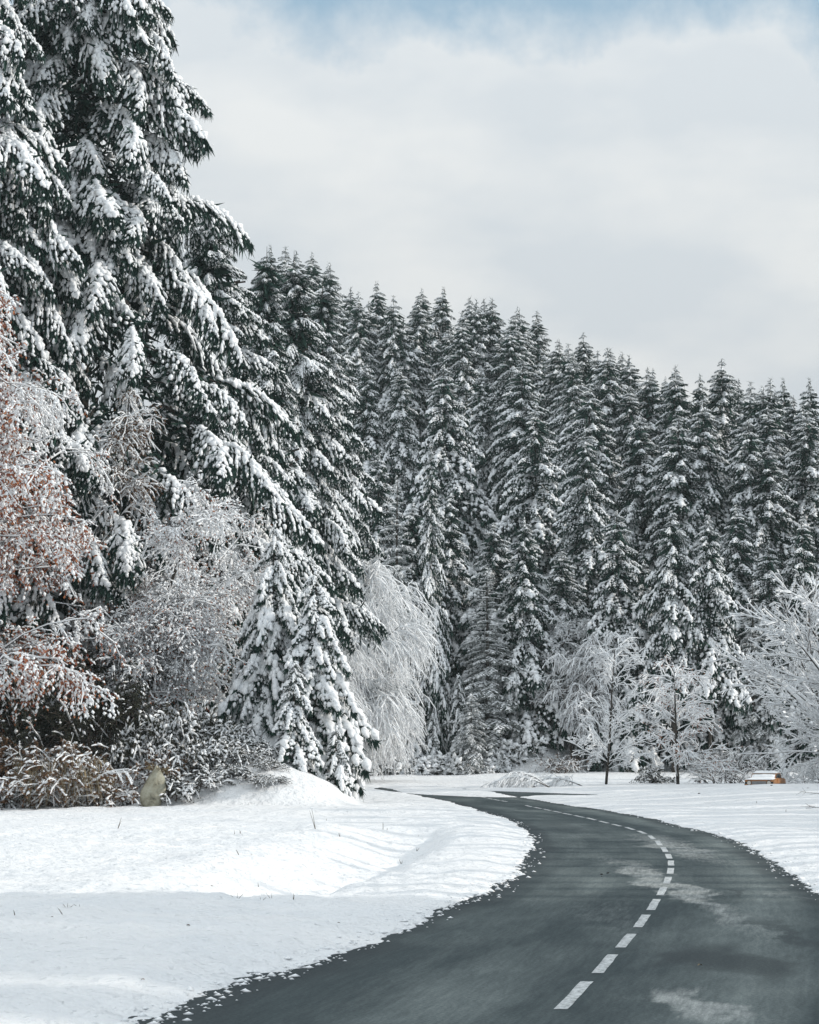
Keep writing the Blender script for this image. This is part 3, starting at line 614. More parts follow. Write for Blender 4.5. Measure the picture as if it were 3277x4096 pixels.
def big_fir(u, vtop, Y, R, nb, label, seed, power=.75, start=.04, zbase=None, lo=-.34, hi=.45, fmax=.97):
    P = at(u, vtop, Y); b = gz(P[0], Y) - .3 if zbase is None else zbase; H = P[2] - b; r = np.random.default_rng(seed)
    o = tag(link('fir_tree', None, None, (P[0], Y, b)), label, 'tree', 'big firs on the left slope')
    link('trunk', trunk_geo(r, H, .0105 * H, 10, 14).mesh('fir_trunk', [M_BARK]), o)
    g = Geo(); n = int(46 * H); zz = H * (start + (.96 - start) * r.random(n)); aa = r.uniform(-math.pi, math.pi, n); rr_ = R * (1 - zz / H) ** power * r.uniform(.05, .48, n)
    add_blades(g, np.stack([np.cos(aa) * rr_, np.sin(aa) * rr_, zz], 1), np.stack([np.cos(aa), np.sin(aa), -.7 + 0 * aa], 1) + r.normal(size=(n, 3)) * .5, r.uniform(.7, 1.6, n), .30, r, 0)
    link('inner_foliage', g.mesh('fir_inner_foliage', [M_NEEDLE], ()), o)
    f = np.where(np.arange(nb) % 9 == 0, r.uniform(start, .97, nb), start + (fmax - start) * r.random(nb) ** 1.1)
    for i in range(nb):
        ln = max(R * (1 - f[i]) ** power, .8) * r.uniform(.66, 1.08); a = -math.pi / 2 + r.uniform(-2.1, 2.1) if i % 6 else r.uniform(-3.14, 3.14)
        s = float(np.clip(ln / 4.2, .30, 1.0) * r.uniform(.85, 1.25)); s = min(s * 1.12, ln / 3.0); off = max(0.0, ln - 3.2 * s); z = f[i] * H - .16 * off
        pit = lo + (hi - lo) * f[i] ** 3 + r.normal() * .14
        link('branch', BOUGH_T[r.integers(len(BOUGH_T))], o, (math.cos(a) * off, math.sin(a) * off, z), Matrix(rot_zy(a + r.normal() * .25, pit, r.normal() * .2).tolist()).to_euler(), (s, s * r.uniform(.9, 1.2), s * r.uniform(.9, 1.15)))
    return o
big_fir(-190, -1500, 131, 11.0, 300, 'huge snow-draped fir at the left edge, its boughs sweeping in over the russet beech', 1, fmax=.76)
big_fir(360, -1500, 139, 15.0, 300, 'tallest fir of the left slope, dark gaps between its snow-loaded boughs', 2, power=.92, fmax=.76)
big_fir(850, 800, 156, 8.8, 290, 'snow-covered fir leaning out behind the tallest fir, sloping down to the pale bushes', 3, power=.72, start=.26)
big_fir(1175, 1004, 186, 7.8, 290, 'broad fir with wide drooping boughs beside the tall firs of the left slope', 4, power=.66, start=.30)
big_fir(1063, 985, 176, 5.5, 220, 'slender fir with its dark tip just right of the tall firs', 6, power=.66, start=.2)
big_fir(1290, 1120, 204, 7.2, 260, 'broad fir whose wide boughs reach down to the pale weeping birch', 5, power=.66, start=.44)
big_fir(120, 250, 150, 8.0, 240, 'shaded dark fir standing behind the russet beech between the two huge firs', 7, power=.7)
big_fir(760, 1350, 146, 6.5, 200, 'lower fir with thick snow above the snow-white beech', 8, power=.7)

# ------------------------------------------------------------------ broadleaved trees, bushes and undergrowth
def twig_tree(name, base, stems, levels, rng, bark=None, snow=(.05, .06, .07), leaves=None, label=None, cat='tree', group=None, keep=1.0, blob=0.0, nblob=2, snow_mat=None, r0=.12, frost=None):
    """stems: chains (n,m,3) in local coordinates; levels: list of spawn settings. Parts: trunk (stems), crown (branches, twigs, snow, leaves)."""
    o = tag(link(name, None, None, base), label, cat, group); bark = bark or M_TWIG
    g = Geo(); n, m, _ = stems.shape
    add_tubes(g, stems, np.repeat(np.linspace(r0, r0 * .25, m)[None], n, 0), 6, 0)
    if n > 1: snow_on(g, stems, r0 * .55, rng, 1, 5, off=.9)
    link('trunk', g.mesh(name + '_trunk', [M_BARK, M_SNOW], (0, 1)), o)
    g = Geo(); cur = stems; rad = r0 * .4
    for i, lv in enumerate(levels):
        lv = dict(lv); rad = lv.pop('rad', rad * .5); sn = lv.pop('snow', .05); kb = lv.pop('kb', 3); ks = lv.pop('ks', 4); kp = lv.pop('keep', keep); off = lv.pop('off', .6); lum = lv.pop('lumpy', .4)
        cur = spawn(cur, rng=rng, **lv)
        if kb: add_tubes(g, cur, np.repeat(np.linspace(rad, rad * .4, cur.shape[1])[None], len(cur), 0), kb, 1, cap=False)
        if sn > 0: snow_on(g, cur, sn, rng, 0, ks, keep=kp, off=off, lumpy=lum)
    if blob:
        q = rng.uniform(.1, 1, (len(cur), nblob)); P, T = lerp_chain(cur, q); P = P.reshape(-1, 3); T = T.reshape(-1, 3); k = rng.random(len(P)) < .75; P = P[k]; T = T[k]
        S = blob * rng.uniform(.6, 1.4, (len(P), 1)) * np.array([[1.7, 1, .85]]); add_blobs(g, P + [0, 0, blob * .5], T, S, rng, 0, 2)
    if leaves:
        mat, per, ll, clump = leaves; k = max(1, int(per)); q = rng.uniform(.1, 1, (len(cur), k)); P, T = lerp_chain(cur, q)
        if clump:
            f = fbm(P[..., 0] / clump + 3.3, P[..., 2] / clump + P[..., 1] * .1, 7, 3); ok = f > (rng.uniform(-.16, .10, f.shape))
        else: ok = np.ones(q.shape, bool)
        D = T * .4 + rng.normal(size=T.shape) * .5 + np.array([0, 0, -.55])
        add_leaves(g, P[ok], D[ok], ll * rng.uniform(.7, 1.3, ok.sum()), ll * .62, rng, 2)
    link('crown', g.mesh(name + '_crown', [snow_mat or M_SNOW, bark, leaves[0] if leaves else M_BRLEAF], (0, 1)), o); return o
def dirs(rng, n, yaw, spread, el, els):
    a = yaw + rng.uniform(-spread, spread, n); e = el + rng.uniform(-els, els, n)
    return np.stack([np.cos(a) * np.cos(e), np.sin(a) * np.cos(e), np.sin(e)], 1)
def stem_from(rng, n, L, yaw, spread, el, els, droop, m=8, wig=.04, base_r=.3, Lv=.2):
    p = rng.normal(size=(n, 3)) * base_r; p[:, 2] = -.2
    return chain(p, dirs(rng, n, yaw, spread, el, els), L * rng.uniform(1 - Lv, 1 + Lv, n), m, droop, wig, rng)

# russet beech filling the left edge (trunk just outside the frame)
rng = np.random.default_rng(31); P = at(-170, 3120, 122); P[2] = gz(P[0], 122)
trunk = chain(np.zeros((1, 3)), np.array([[-.02, -.03, 1.]]), 21.5, 10, .0, .012, rng)
twig_tree('beech_tree', P, trunk, [
    dict(n=72, t0=.08, t1=1.0, L=9.8, taper=.50, ang=1.15, up=.08, droop=.36, m=7, wig=.16, flat=.45, rad=.050, snow=.045, ks=4, lr=.2),
    dict(n=14, t0=.10, L=2.3, taper=.45, ang=.9, up=-.05, droop=.45, m=4, wig=.24, flat=.9, rad=.016, snow=.036, ks=3, keep=.6),
    dict(n=10, t0=.05, L=.80, taper=.3, ang=.95, up=-.15, droop=.55, m=2, wig=.28, flat=.9, kb=0, snow=0)],
    rng, leaves=(M_LEAF, 5, .16, 2.6), label='large beech at the left edge with russet leaves under thick snow', blob=.066, nblob=5, r0=.30)
# snow-white beech arching to the right of it
rng = np.random.default_rng(32); P = at(470, 3130, 127); P[2] = gz(P[0], 127)
stems = stem_from(rng, 13, 13.6, .35, 1.3, 1.12, .25, .34, m=9, wig=.03, base_r=.4, Lv=.35)
twig_tree('beech_tree', P, stems, [
    dict(n=27, t0=.12, L=3.8, taper=.45, ang=.85, up=.02, droop=.30, m=6, wig=.18, flat=.8, rad=.026, snow=.044, ks=4),
    dict(n=10, t0=.08, L=1.25, taper=.4, ang=.95, up=-.05, droop=.4, m=3, wig=.28, rad=.012, snow=.034, ks=3, keep=.7),
    dict(n=5, t0=.05, L=.50, taper=.2, ang=.95, up=-.08, droop=.45, m=2, wig=.28, kb=0, snow=0)],
    rng, leaves=(M_LEAF, 1, .11, 1.3), label='snow-white beech with arching twigs between the russet beech and drooping spruces', blob=.056, nblob=3, r0=.14)
# young beech with brown leaves behind
rng = np.random.default_rng(33); P = at(420, 3050, 131); P[2] = gz(P[0], 131)
stems = chain(np.zeros((1, 3)), np.array([[.06, -.02, 1.]]), 15.5, 9, .0, .02, rng)
twig_tree('beech_tree', P, stems, [dict(n=44, t0=.45, L=3.2, taper=.5, ang=.9, up=.1, droop=.5, m=6, wig=.18, rad=.022, snow=.042), dict(n=10, t0=.1, L=1.0, taper=.3, ang=.9, up=-.05, droop=.45, m=4, wig=.24, rad=.011, snow=.032, keep=.7)],
    rng, leaves=(M_BRLEAF, 9, .13, 1.5), label='slender young beech with brown leaves rising behind the snow-white beech', r0=.09, blob=.048, nblob=3)
# weeping birch in the middle distance
def birch(u, v, Y, L, n, yaw, seed, label, spread=.7):
    rng = np.random.default_rng(seed); P = at(u, v, Y); P[2] = gz(P[0], Y)
    stems = np.concatenate([stem_from(rng, n, L, yaw, spread, 1.22, .2, .36, m=9, wig=.03, base_r=.3, Lv=.25), stem_from(rng, n // 2, L * .62, yaw, spread, .95, .25, .42, m=9, wig=.03, base_r=.3, Lv=.3)])
    return twig_tree('birch_tree', P, stems, [
        dict(n=14, t0=.2, L=4.0, taper=.45, ang=.7, up=-.02, droop=.42, m=6, wig=.10, flat=.8, rad=.020, snow=.095, ks=4),
        dict(n=10, t0=.08, L=1.9, taper=.35, ang=.7, up=-.2, droop=.70, m=4, wig=.13, kb=0, snow=.050, ks=3, keep=.95),
        dict(n=5, t0=.1, L=.9, taper=.2, ang=.7, up=-.25, droop=.6, m=2, wig=.2, kb=0, snow=.042, ks=3, keep=.75)], rng, blob=.06, nblob=1, label=label, group=None, bark=M_TWIG, r0=.12)
b1 = birch(1215, 3065, 206, 19.0, 9, .0, 41, 'pale weeping birch, a mound of fine white hanging twigs above the road bend', .55)
P = at(1060, 2950, 190)
b2 = b1.copy(); COL.objects.link(b2); b2.location = (P[0], 190, gz(P[0], 190)); b2.rotation_euler = (0, 0, .5); b2.scale = (.82, .82, .82); b2['label'] = 'white weeping birch half hidden behind the drooping spruces'
for ch in list(b1.children):
    c = ch.copy(); COL.objects.link(c); c.parent = b2

# snow-laden spruces with hanging boughs by the spur
rng = np.random.default_rng(51)
HEAVY_T = [conifer_branch(rng, L=2.6, W=.78, ns=8, curtain=7, cl=.5, cw=.09, droop=.62, rise=.22, ang=.75, hang=.95, r=.145, step=.24, keep=.95, blades=14, bl=.34, bw=.08, sub=0, fill=14, spine=1.4) for _ in range(5)]
def heavy_proto(H, R, nb, seed, start=.05):
    r = np.random.default_rng(seed)
    return (H, R, crown_mesh('spruce_crown', r, H, R, nb, HEAVY_T, 2.6, power=.66, start=start, lo=-.15, hi=.25, wild=.28, top=.97), trunk_geo(r, H * .97, .012 * H + .03).mesh('spruce_trunk', [M_BARK]))
HEAVY = [heavy_proto(9.5, 2.7, 84, 1), heavy_proto(6.0, 1.8, 44, 2), heavy_proto(3.4, 1.6, 26, 3)]
def heavy_spruce(u, v, Y, R, k, label, seed, group='snow-laden spruces by the bank'):
    P = at(u, v, Y); b = gz(P[0], Y) - .2; H = P[2] - b; h0, r0 = HEAVY[k][:2]
    return plant_tree('spruce_tree', HEAVY[k], P[0], Y, H, R / r0 / (H / h0), seed * 1.7, label, 'tree', group, z=b)
heavy_spruce(1264, 2270, 124.5, 2.7, 0, 'tallest drooping spruce beside the bank, its boughs hanging under thick snow', 1)
heavy_spruce(1178, 2640, 122.0, 1.6, 1, 'short drooping spruce with a rounded snow cap in front of the tallest one', 2)
heavy_spruce(1100, 2080, 126.0, 2.6, 0, 'drooping spruce heaped with snow just right of the snow-white beech', 3)
heavy_spruce(1345, 2900, 122.5, 1.2, 2, 'small bowed spruce at the foot of the bank with snow hanging to the ground', 4)
heavy_spruce(1030, 2420, 125.5, 1.9, 1, 'drooping spruce squeezed against the right side of the snow-white beech', 5)
heavy_spruce(1834, 2690, 228, 1.6, 1, 'small snow-clumped spruce behind the frosted upright shrub', 6)
for i, (u, v, Y, R) in enumerate([(1480, 2900, 226, 1.4), (1555, 2860, 226.5, 1.7), (1640, 2810, 227.5, 1.8), (1730, 2850, 227.3, 1.5)]):
    heavy_spruce(u, v, Y, R, 2, 'low snowy spruce sapling under the weeping birch, %s from the left' % ORD[i], 60 + i, 'spruce saplings under the birch')

# frosted larches and pines
rng = np.random.default_rng(61)
FROST_T = [conifer_branch(rng, L=2.6, W=.8, ns=8, droop=.28, rise=.15, hang=.25, r=.075, step=.22, keep=.9, blades=12, bl=.26, bw=.06, sub=2, fill=8, spine=.9, mats=(0, 1, 2)) for _ in range(4)]
FROST = {}
def frosted(u, v, Y, R, nb, label, seed, start=.08, name='larch_tree', mats=None, power=.7, cat='tree'):
    P = at(u, v, Y); b = gz(P[0], Y) - .1; H = P[2] - b; r = np.random.default_rng(seed)
    if name not in FROST: FROST[name] = (H, R, crown_mesh(name + '_crown', r, H, R, nb, FROST_T, 2.6, power=power, start=start, lo=-.12, hi=.5, wild=.3, mats=mats or [M_SNOW, M_FROST, M_BARK]), trunk_geo(r, H, .010 * H + .02).mesh(name + '_trunk', [M_BARK]))
    h0, r0 = FROST[name][:2]; plant_tree(name, FROST[name], P[0], Y, H, R / r0 / (H / h0), seed * 1.3, label, cat, z=b)
frosted(1585, 1900, 228.5, 3.2, 120, 'pale frosted larch with thin twigs left of the narrow spruce column', 1)
frosted(1375, 1845, 222, 2.0, 70, 'bare frosted larch, thin and see-through, in front of the dark fir boughs', 2)
frosted(1950, 2270, 228.5, 3.6, 120, 'pale frosted fir with spreading feathery branches right of the narrow spruce column', 3)
frosted(1885, 2775, 225, 1.7, 90, 'upright frosted white shrub at the far side of the road bend', 4, start=.02, name='frosted_shrub', cat='shrub', power=.5)
frosted(3010, 2320, 231, 2.6, 90, 'pale frosted fir beside the right one of the twin spruces', 5)

# weeping tree with reddish twigs, bare trees and the big snowy tree at the right edge
def bare(name, u, v, Y, stems, levels, seed, label, **kw):
    P = at(u, v, Y); P[2] = gz(P[0], Y); return twig_tree(name, P, stems, levels, np.random.default_rng(seed), label=label, **kw)
r = np.random.default_rng(71)
bare('weeping_tree', 2300, 3080, 229, stem_from(r, 6, 13.5, 1.6, 3.1, 1.30, .15, .18, m=8, wig=.03), [
    dict(n=15, t0=.25, L=3.6, taper=.4, ang=.8, up=.05, droop=.55, m=6, wig=.07, rad=.022, snow=.07), dict(n=11, t0=.1, L=1.4, taper=.3, ang=.65, up=-.2, droop=.6, m=4, wig=.08, rad=.013, snow=.042, keep=.75),
    dict(n=4, t0=.1, L=.6, ang=.6, up=-.2, droop=.5, m=2, rad=.010, snow=.036, keep=.55)], 71, 'weeping tree with reddish snow-dusted twigs left of the young bare tree', bark=M_RTWIG, r0=.12)
r = np.random.default_rng(72)
bare('bare_tree', 2120, 3080, 230, stem_from(r, 4, 12.0, .3, 1.4, 1.2, .2, .22, m=8, wig=.05), [
    dict(n=12, t0=.3, L=3.4, taper=.35, ang=.9, up=.05, droop=.35, m=6, wig=.14, rad=.028, snow=.05), dict(n=9, t0=.1, L=1.2, taper=.3, ang=.8, up=0, droop=.15, m=4, wig=.18, rad=.014, snow=.042, keep=.85),
    dict(n=4, t0=.1, L=.45, ang=.8, droop=.1, m=2, rad=.010, snow=.036, keep=.7)], 72, 'bare tree with dark crooked snow-lined branches over the shaded hollow', r0=.13)
r = np.random.default_rng(73)
bare('bare_tree', 2425, 3108, 190, chain(np.zeros((1, 3)), np.array([[.07, 0, 1.]]), 9.3, 9, 0, .02, r), [
    dict(n=30, t0=.10, L=3.9, taper=.62, ang=1.0, up=.18, droop=.10, m=6, wig=.07, rad=.026, snow=.044, lr=.25), dict(n=9, t0=.12, L=1.3, taper=.4, ang=.7, up=.05, droop=.12, m=4, wig=.12, rad=.014, snow=.036),
    dict(n=4, t0=.1, L=.45, ang=.8, up=.05, m=2, rad=.010, snow=.032, keep=.8)], 73, 'young bare tree with a single straight trunk and snow-lined branches', r0=.11)
r = np.random.default_rng(74)
bare('beech_tree', 2712, 3104, 190, chain(np.zeros((1, 3)), np.array([[-.03, 0, 1.]]), 7.6, 9, 0, .02, r), [
    dict(n=34, t0=.06, L=5.0, taper=.62, ang=1.1, up=.12, droop=.28, m=7, wig=.07, rad=.028, snow=.045, lr=.25), dict(n=9, t0=.12, L=1.5, taper=.4, ang=.7, up=0, droop=.25, m=4, wig=.12, rad=.014, snow=.036),
    dict(n=4, t0=.1, L=.5, ang=.7, droop=.2, m=2, rad=.010, snow=.032, keep=.75)], 74, 'low wide young beech with a few russet leaves under the twin spruces', leaves=(M_LEAF, 1, .13, 1.2), r0=.13)
r = np.random.default_rng(75)
bare('snowy_tree', 3640, 3120, 172, stem_from(r, 8, 13.0, 2.75, .9, .95, .35, .05, m=9, wig=.02), [
    dict(n=14, t0=.06, L=7.0, taper=.50, ang=.75, up=.0, droop=.04, m=8, wig=.05, rad=.050, snow=.062, ks=4, flat=.6), dict(n=12, t0=.12, L=2.0, taper=.4, ang=.6, up=.04, droop=.03, m=5, wig=.12, rad=.028, snow=.050, ks=4),
    dict(n=4, t0=.1, L=.5, ang=.75, up=.06, droop=.02, m=2, wig=.1, rad=.016, snow=.042, keep=.8)], 75, 'big spreading tree at the right edge, every twig carrying a ridge of snow', r0=.20)
r = np.random.default_rng(77)
bare('thicket_shrub', 2950, 3100, 196, stem_from(r, 40, 3.6, 1.6, 3.1, .85, .5, .25, m=6, wig=.05, base_r=1.6), [
    dict(n=10, t0=.1, L=1.4, taper=.4, ang=.6, droop=.2, m=4, wig=.1, rad=.012, snow=.02, keep=.6), dict(n=5, t0=.1, L=.6, ang=.6, droop=.2, m=2, rad=.009, snow=.022, keep=.5)], 77, 'grey twiggy thicket between the low beech and the parked car', r0=.03, cat='shrub')
r = np.random.default_rng(78)
bare('thicket_shrub', 3230, 3105, 182, stem_from(r, 26, 2.6, 1.6, 3.1, .7, .5, .3, m=6, wig=.05, base_r=1.4), [
    dict(n=9, t0=.1, L=1.1, taper=.4, ang=.6, droop=.2, m=4, wig=.1, rad=.012, snow=.04, keep=.9), dict(n=5, t0=.1, L=.5, ang=.6, droop=.2, m=2, rad=.009, snow=.036, keep=.8)], 78, 'low snowy shrub just right of the parked car', r0=.03, cat='shrub')

# undergrowth on the bank, and snowy shrubs along the far bank
BUSH = {}
def bush(name, x, y, R, H, seed, label, snow=.6, leaf=M_DARKLEAF, n=34, ll=.16, per=12, cat='bush', group=None, blob=.10, straw=0, stemsnow=.04):
    key = (name, leaf.name, seed % 2 if seed >= 200 else seed, snow > .5); o = tag(link(name, None, None, (x, y, gz(x, y) - .05)), label, cat, group)
    if key in BUSH:
        fm, sm, R0, H0 = BUSH[key]; o.scale = (R / R0, R / R0, H / H0); o.rotation_euler = (0, 0, seed * 2.1); link('foliage', fm, o); link('stem', sm, o); return o
    rng = np.random.default_rng(seed); g = Geo()
    p = rng.normal(size=(n, 3)) * R * .25; p[:, 2] = 0; d = dirs(rng, n, 0, math.pi, .95, .5)
    C = chain(p, d, np.hypot(R, H) * rng.uniform(.6, 1.05, n), 6, .35, .06, rng); C[..., 2] *= H / max(.1, C[..., 2].max())
    add_tubes(g, C, np.repeat(np.linspace(.020, .007, 7)[None], n, 0), 3, 1); snow_on(g, C, stemsnow, rng, 0, 4, keep=snow)
    C2 = spawn(C, 7, rng, .2, 1, .45 * R, .3, .8, 0, .35, 4, .1); add_tubes(g, C2, np.repeat(np.linspace(.010, .005, 5)[None], len(C2), 0), 3, 1)
    snow_on(g, C2, stemsnow * .9, rng, 0, 4, keep=snow * .8)
    q = rng.uniform(.1, 1, (len(C2), per)); P, T = lerp_chain(C2, q); D = T * .4 + rng.normal(size=T.shape) * .6 + [0, 0, -.35]
    add_leaves(g, P.reshape(-1, 3), D.reshape(-1, 3), ll * rng.uniform(.6, 1.3, q.size), ll * .55, rng, 2)
    if snow > 0:
        k = int(len(C2) * 2.4 * snow); i = rng.integers(0, len(C2), k); P, T = lerp_chain(C2[i], rng.uniform(.2, 1, (k, 1))); P = P[:, 0]; T = T[:, 0]
        add_blobs(g, P + [0, 0, blob * .5], T, blob * rng.uniform(.5, 1.5, (k, 1)) * [[1.4, 1.0, .7]], rng, 0, 2)
    if straw:
        a = rng.uniform(-math.pi, math.pi, straw); rr_ = R * rng.uniform(.55, .95, straw); zz = H * rng.uniform(.35, .7, straw)
        add_blades(g, np.stack([np.cos(a) * rr_, np.sin(a) * rr_, zz], 1), np.stack([np.cos(a) * .25, np.sin(a) * .25, -np.ones(straw)], 1) + rng.normal(size=(straw, 3)) * .12, rng.uniform(.5, 1.0, straw) * H * .6, .03, rng, 3)
    fm = g.mesh(name + '_foliage', [M_SNOW, M_TWIG, leaf, M_STRAW], (0, 1)); sg = Geo(); add_tubes(sg, C[:6], np.repeat(np.linspace(.03, .012, 7)[None], 6, 0), 5, 0); sm = sg.mesh(name + '_stem', [M_TWIG])
    BUSH[key] = (fm, sm, R, H); link('foliage', fm, o); link('stem', sm, o); return o
def bush_px(name, u, Y, *a, **k): return bush(name, (u - 1638.5) / F * Y, Y, *a, **k)
bush_px('bramble_bush', 262, 118.0, 2.2, 3.2, 1, 'dome-shaped bramble bush with brown leaves and hanging dead grass on the left', .65, M_BRLEAF, 70, .15, 12, straw=520, blob=.085)
DK = [(20, 119.5, 1.4, 2.0, .35), (110, 121.5, 2.2, 4.2, .10), (330, 122, 2.2, 4.6, .10), (-60, 122.5, 2.4, 5.0, .10), (210, 124, 2.4, 5.6, .10), (420, 120.5, 1.5, 2.6, .30), (480, 122.5, 1.8, 3.8, .22), (80, 125.5, 2.6, 6.5, .08), (400, 125.5, 2.4, 6.0, .12)]
for i, (u, Y, R, H, s) in enumerate(DK):
    bush_px('undergrowth_bush', u, Y, R, H, 200 + i, 'dark shaded undergrowth bush beneath the russet beech, ' + ['low one at the very left edge', 'behind the dome-shaped bramble bush', 'tall one left of the pale mossy rock', 'half cut off by the left edge', 'upright one above the bramble dome', 'snow-dusted one beside the mossy rock', 'snow-dusted one behind the mossy rock', 'tallest at the back', 'deepest in the shade behind the others'][i], s, M_DARKLEAF if i != 0 else M_BRLEAF, 30, .18, 12, group='dark bushes under the beech', blob=.07)
SC = [(60, 118.2, 1.3, 1.1, .8), (470, 118.3, 1.2, 1.2, .7), (680, 119.6, 1.2, 1.4, .6), (700, 118.6, 1.3, 1.3, .8), (760, 120.0, 1.3, 1.4, .9), (830, 118.8, 1.1, .9, .9), (880, 120.5, 1.2, 1.2, 1.0), (560, 120.8, 1.4, 2.4, .6), (700, 121.8, 1.4, 2.0, .8), (800, 122.5, 1.5, 2.0, .9), (930, 119.3, .8, .6, 1.0), (1000, 119.0, .7, .5, 1.0), (1050, 118.4, .6, .4, 1.0), (960, 121.6, 1.0, .8, 1.0), (1010, 120.5, .8, .6, 1.0), (1080, 119.6, .7, .5, 1.0), (1120, 118.6, .5, .3, 1.0), (1060, 121.5, .9, .7, 1.0), (900, 122.5, 1.2, 1.3, .9)]
for i, (u, Y, R, H, s) in enumerate(SC):
    bush_px('scrub_bush', u, Y, R, H, 300 + i, 'low dark scrub poking through the snow of the bank, %s from the left' % ORD[sorted(q[0] + q[1] * .001 for q in SC).index(u + Y * .001)], s * .85, M_BRLEAF if i in (1, 2) else M_DARKLEAF, 30, .12, 9, group='scrub on the snowy bank', blob=.070)
FB = [(1440, 225.3, 1.5, 1.3), (1530, 225.0, 1.5, 1.5), (1620, 225.6, 1.7, 1.6), (1700, 225.2, 1.6, 1.4), (1790, 225.8, 1.5, 1.5), (1960, 226.5, 1.5, 1.6), (2030, 227.5, 1.7, 1.7), (2110, 228.5, 1.6, 1.4), (1860, 224.6, .7, .5), (1945, 224.6, .6, .5)]
for i, (u, Y, R, H) in enumerate(FB):
    bush_px('snowy_shrub', u, Y, R, H, 400 + i, 'low evergreen shrub buried in snow on the far bank, %s from the left' % ORD[sorted(q[0] for q in FB).index(u)], 1.0, M_DARKLEAF, 26, .22, 6, group='snowy shrubs along the far bank', blob=.19, cat='shrub', stemsnow=.07)
bush_px('thicket_shrub', 2230, 226, 2.4, 1.6, 450, 'brown twiggy thicket in the shaded hollow behind the fallen branch', .35, M_BRLEAF, 40, .12, 4, cat='shrub', blob=.06)
bush_px('thicket_shrub', 2600, 196, 1.6, 1.1, 451, 'dark low shrub between the feet of the two young trees', .45, M_DARKLEAF, 30, .14, 6, cat='shrub', blob=.07)

# ------------------------------------------------------------------ trees right of the picture that shade the road and the verge
rs = np.random.default_rng(91)
SH = [(30, 12, 22), (33, 17, 24), (31, 21, 23), (35, 25, 25), (32, 29, 23), (36, 33, 26), (33, 36.5, 23), (37, 40, 25), (34, 43, 22), (41, 20, 25), (43, 30, 27), (44, 38, 27),
]
SH += [(20 + (k % 3) * .8, y - .5, h) for k, (y, h) in enumerate([(47.5, 9.6), (50, 9.8), (52.6, 9.2), (55.4, 9.5), (60.1, 9.4), (64, 9.2), (68.4, 9.8), (71.2, 9.6), (76.4, 9.9), (79, 10.2), (82, 10.0), (85, 10.4)])]
for k in range(46):
    y = 88 + k * 2.65 + rs.uniform(-1, 1); SH.append((.165 * y + 9 + rs.uniform(0, 7), y, rs.uniform(12.4, 15) if y < 170 else rs.uniform(13, 18)))
for i, (x, y, h) in enumerate(SH):
    plant_tree('spruce_tree', FAR[[0, 2, 5, 4][i % 4]], x, y, h, .72 if h > 12.3 else .60, rs.uniform(0, 6), 'tall snowy spruce beyond the right edge of the picture, shading road and verge', 'tree', 'shade trees right of the road')
for i in range(26):
    y = rs.uniform(232, 320); x = .165 * y + rs.uniform(0, 34)
    plant_tree('spruce_tree', FAR[int(rs.integers(0, 4))], x, y, rs.uniform(22, 27), 1.0, rs.uniform(0, 6), 'snowy hillside spruce where the forest goes on beyond the right edge', 'tree', 'forest beyond the right edge')

# ------------------------------------------------------------------ the parked car behind the snow mound
def prism(g, prof, y0, y1, mat=0, inset=0.0):
    """extrude an x-z outline along y (ends drawn in by inset)"""
    n = len(prof); p = np.array(prof, float); c = p.mean(0)
    a = np.column_stack([p[:, 0], np.full(n, y0), p[:, 1]]); b = np.column_stack([p[:, 0], np.full(n, y1), p[:, 1]])
    v = np.vstack([a, b, [[c[0], y0, c[1]], [c[0], y1, c[1]]]]); f = []
    for i in range(n):
        j = (i + 1) % n; f += [(i, j, n + j), (i, n + j, n + i), (j, i, 2 * n), (n + i, n + j, 2 * n + 1)]
    g.add(v, f, mat)
def box(g, x0, x1, y0, y1, z0, z1, mat=0, bev=.02):
    pr = [(x0 + bev, z0), (x1 - bev, z0), (x1, z0 + bev), (x1, z1 - bev), (x1 - bev, z1), (x0 + bev, z1), (x0, z1 - bev), (x0, z0 + bev)]; prism(g, pr, y0, y1, mat)
def disc(g, c, r, d, axis='x', k=18, mat=0):
    a = np.arange(k) / k * 2 * math.pi; u, w = np.cos(a) * r, np.sin(a) * r; z = 0 * a
    if axis == 'x': ring = lambda q: np.column_stack([z + q, u, w])
    else: ring = lambda q: np.column_stack([u, z + q, w])
    v = np.vstack([ring(-d / 2), ring(d / 2), ring(-d / 2)[:1] * 0 + ([-d / 2, 0, 0] if axis == 'x' else [0, -d / 2, 0]), ring(0)[:1] * 0 + ([d / 2, 0, 0] if axis == 'x' else [0, d / 2, 0])]) + np.array(c)
    f = []
    for i in range(k):
        j = (i + 1) % k; f += [(i, j, k + j), (i, k + j, k + i), (j, i, 2 * k), (k + i, k + j, 2 * k + 1)]
    g.add(v, f, mat)
M_ORANGE = simple('orange_car_paint', (.28, .115, .03), .45, col2=(.36, .16, .045), spec=.5)
M_BLACKP = simple('black_plastic', (.012, .012, .013), .5, col2=(.02, .02, .02))
M_CHROME = simple('dull_chrome', (.35, .36, .37), .3, col2=(.45, .46, .46), spec=.8)
M_LAMP = simple('lamp_glass', (.50, .47, .42), .15, col2=(.60, .58, .54), spec=.6)
M_GLASS = simple('dark_car_glass', (.02, .025, .028), .08, col2=(.03, .035, .04), spec=.6)
M_RUBBER = simple('tyre_rubber', (.015, .015, .015), .85, col2=(.025, .025, .025))
CY = 168.0; P = at(3062, 3110, CY); cz = P[2] - 1.02
car = tag(link('parked_car', None, None, (P[0], CY, cz), (0, 0, math.radians(-90 - 18))), 'orange car with round headlights and snow on its roof, parked behind the snow mound', 'car')
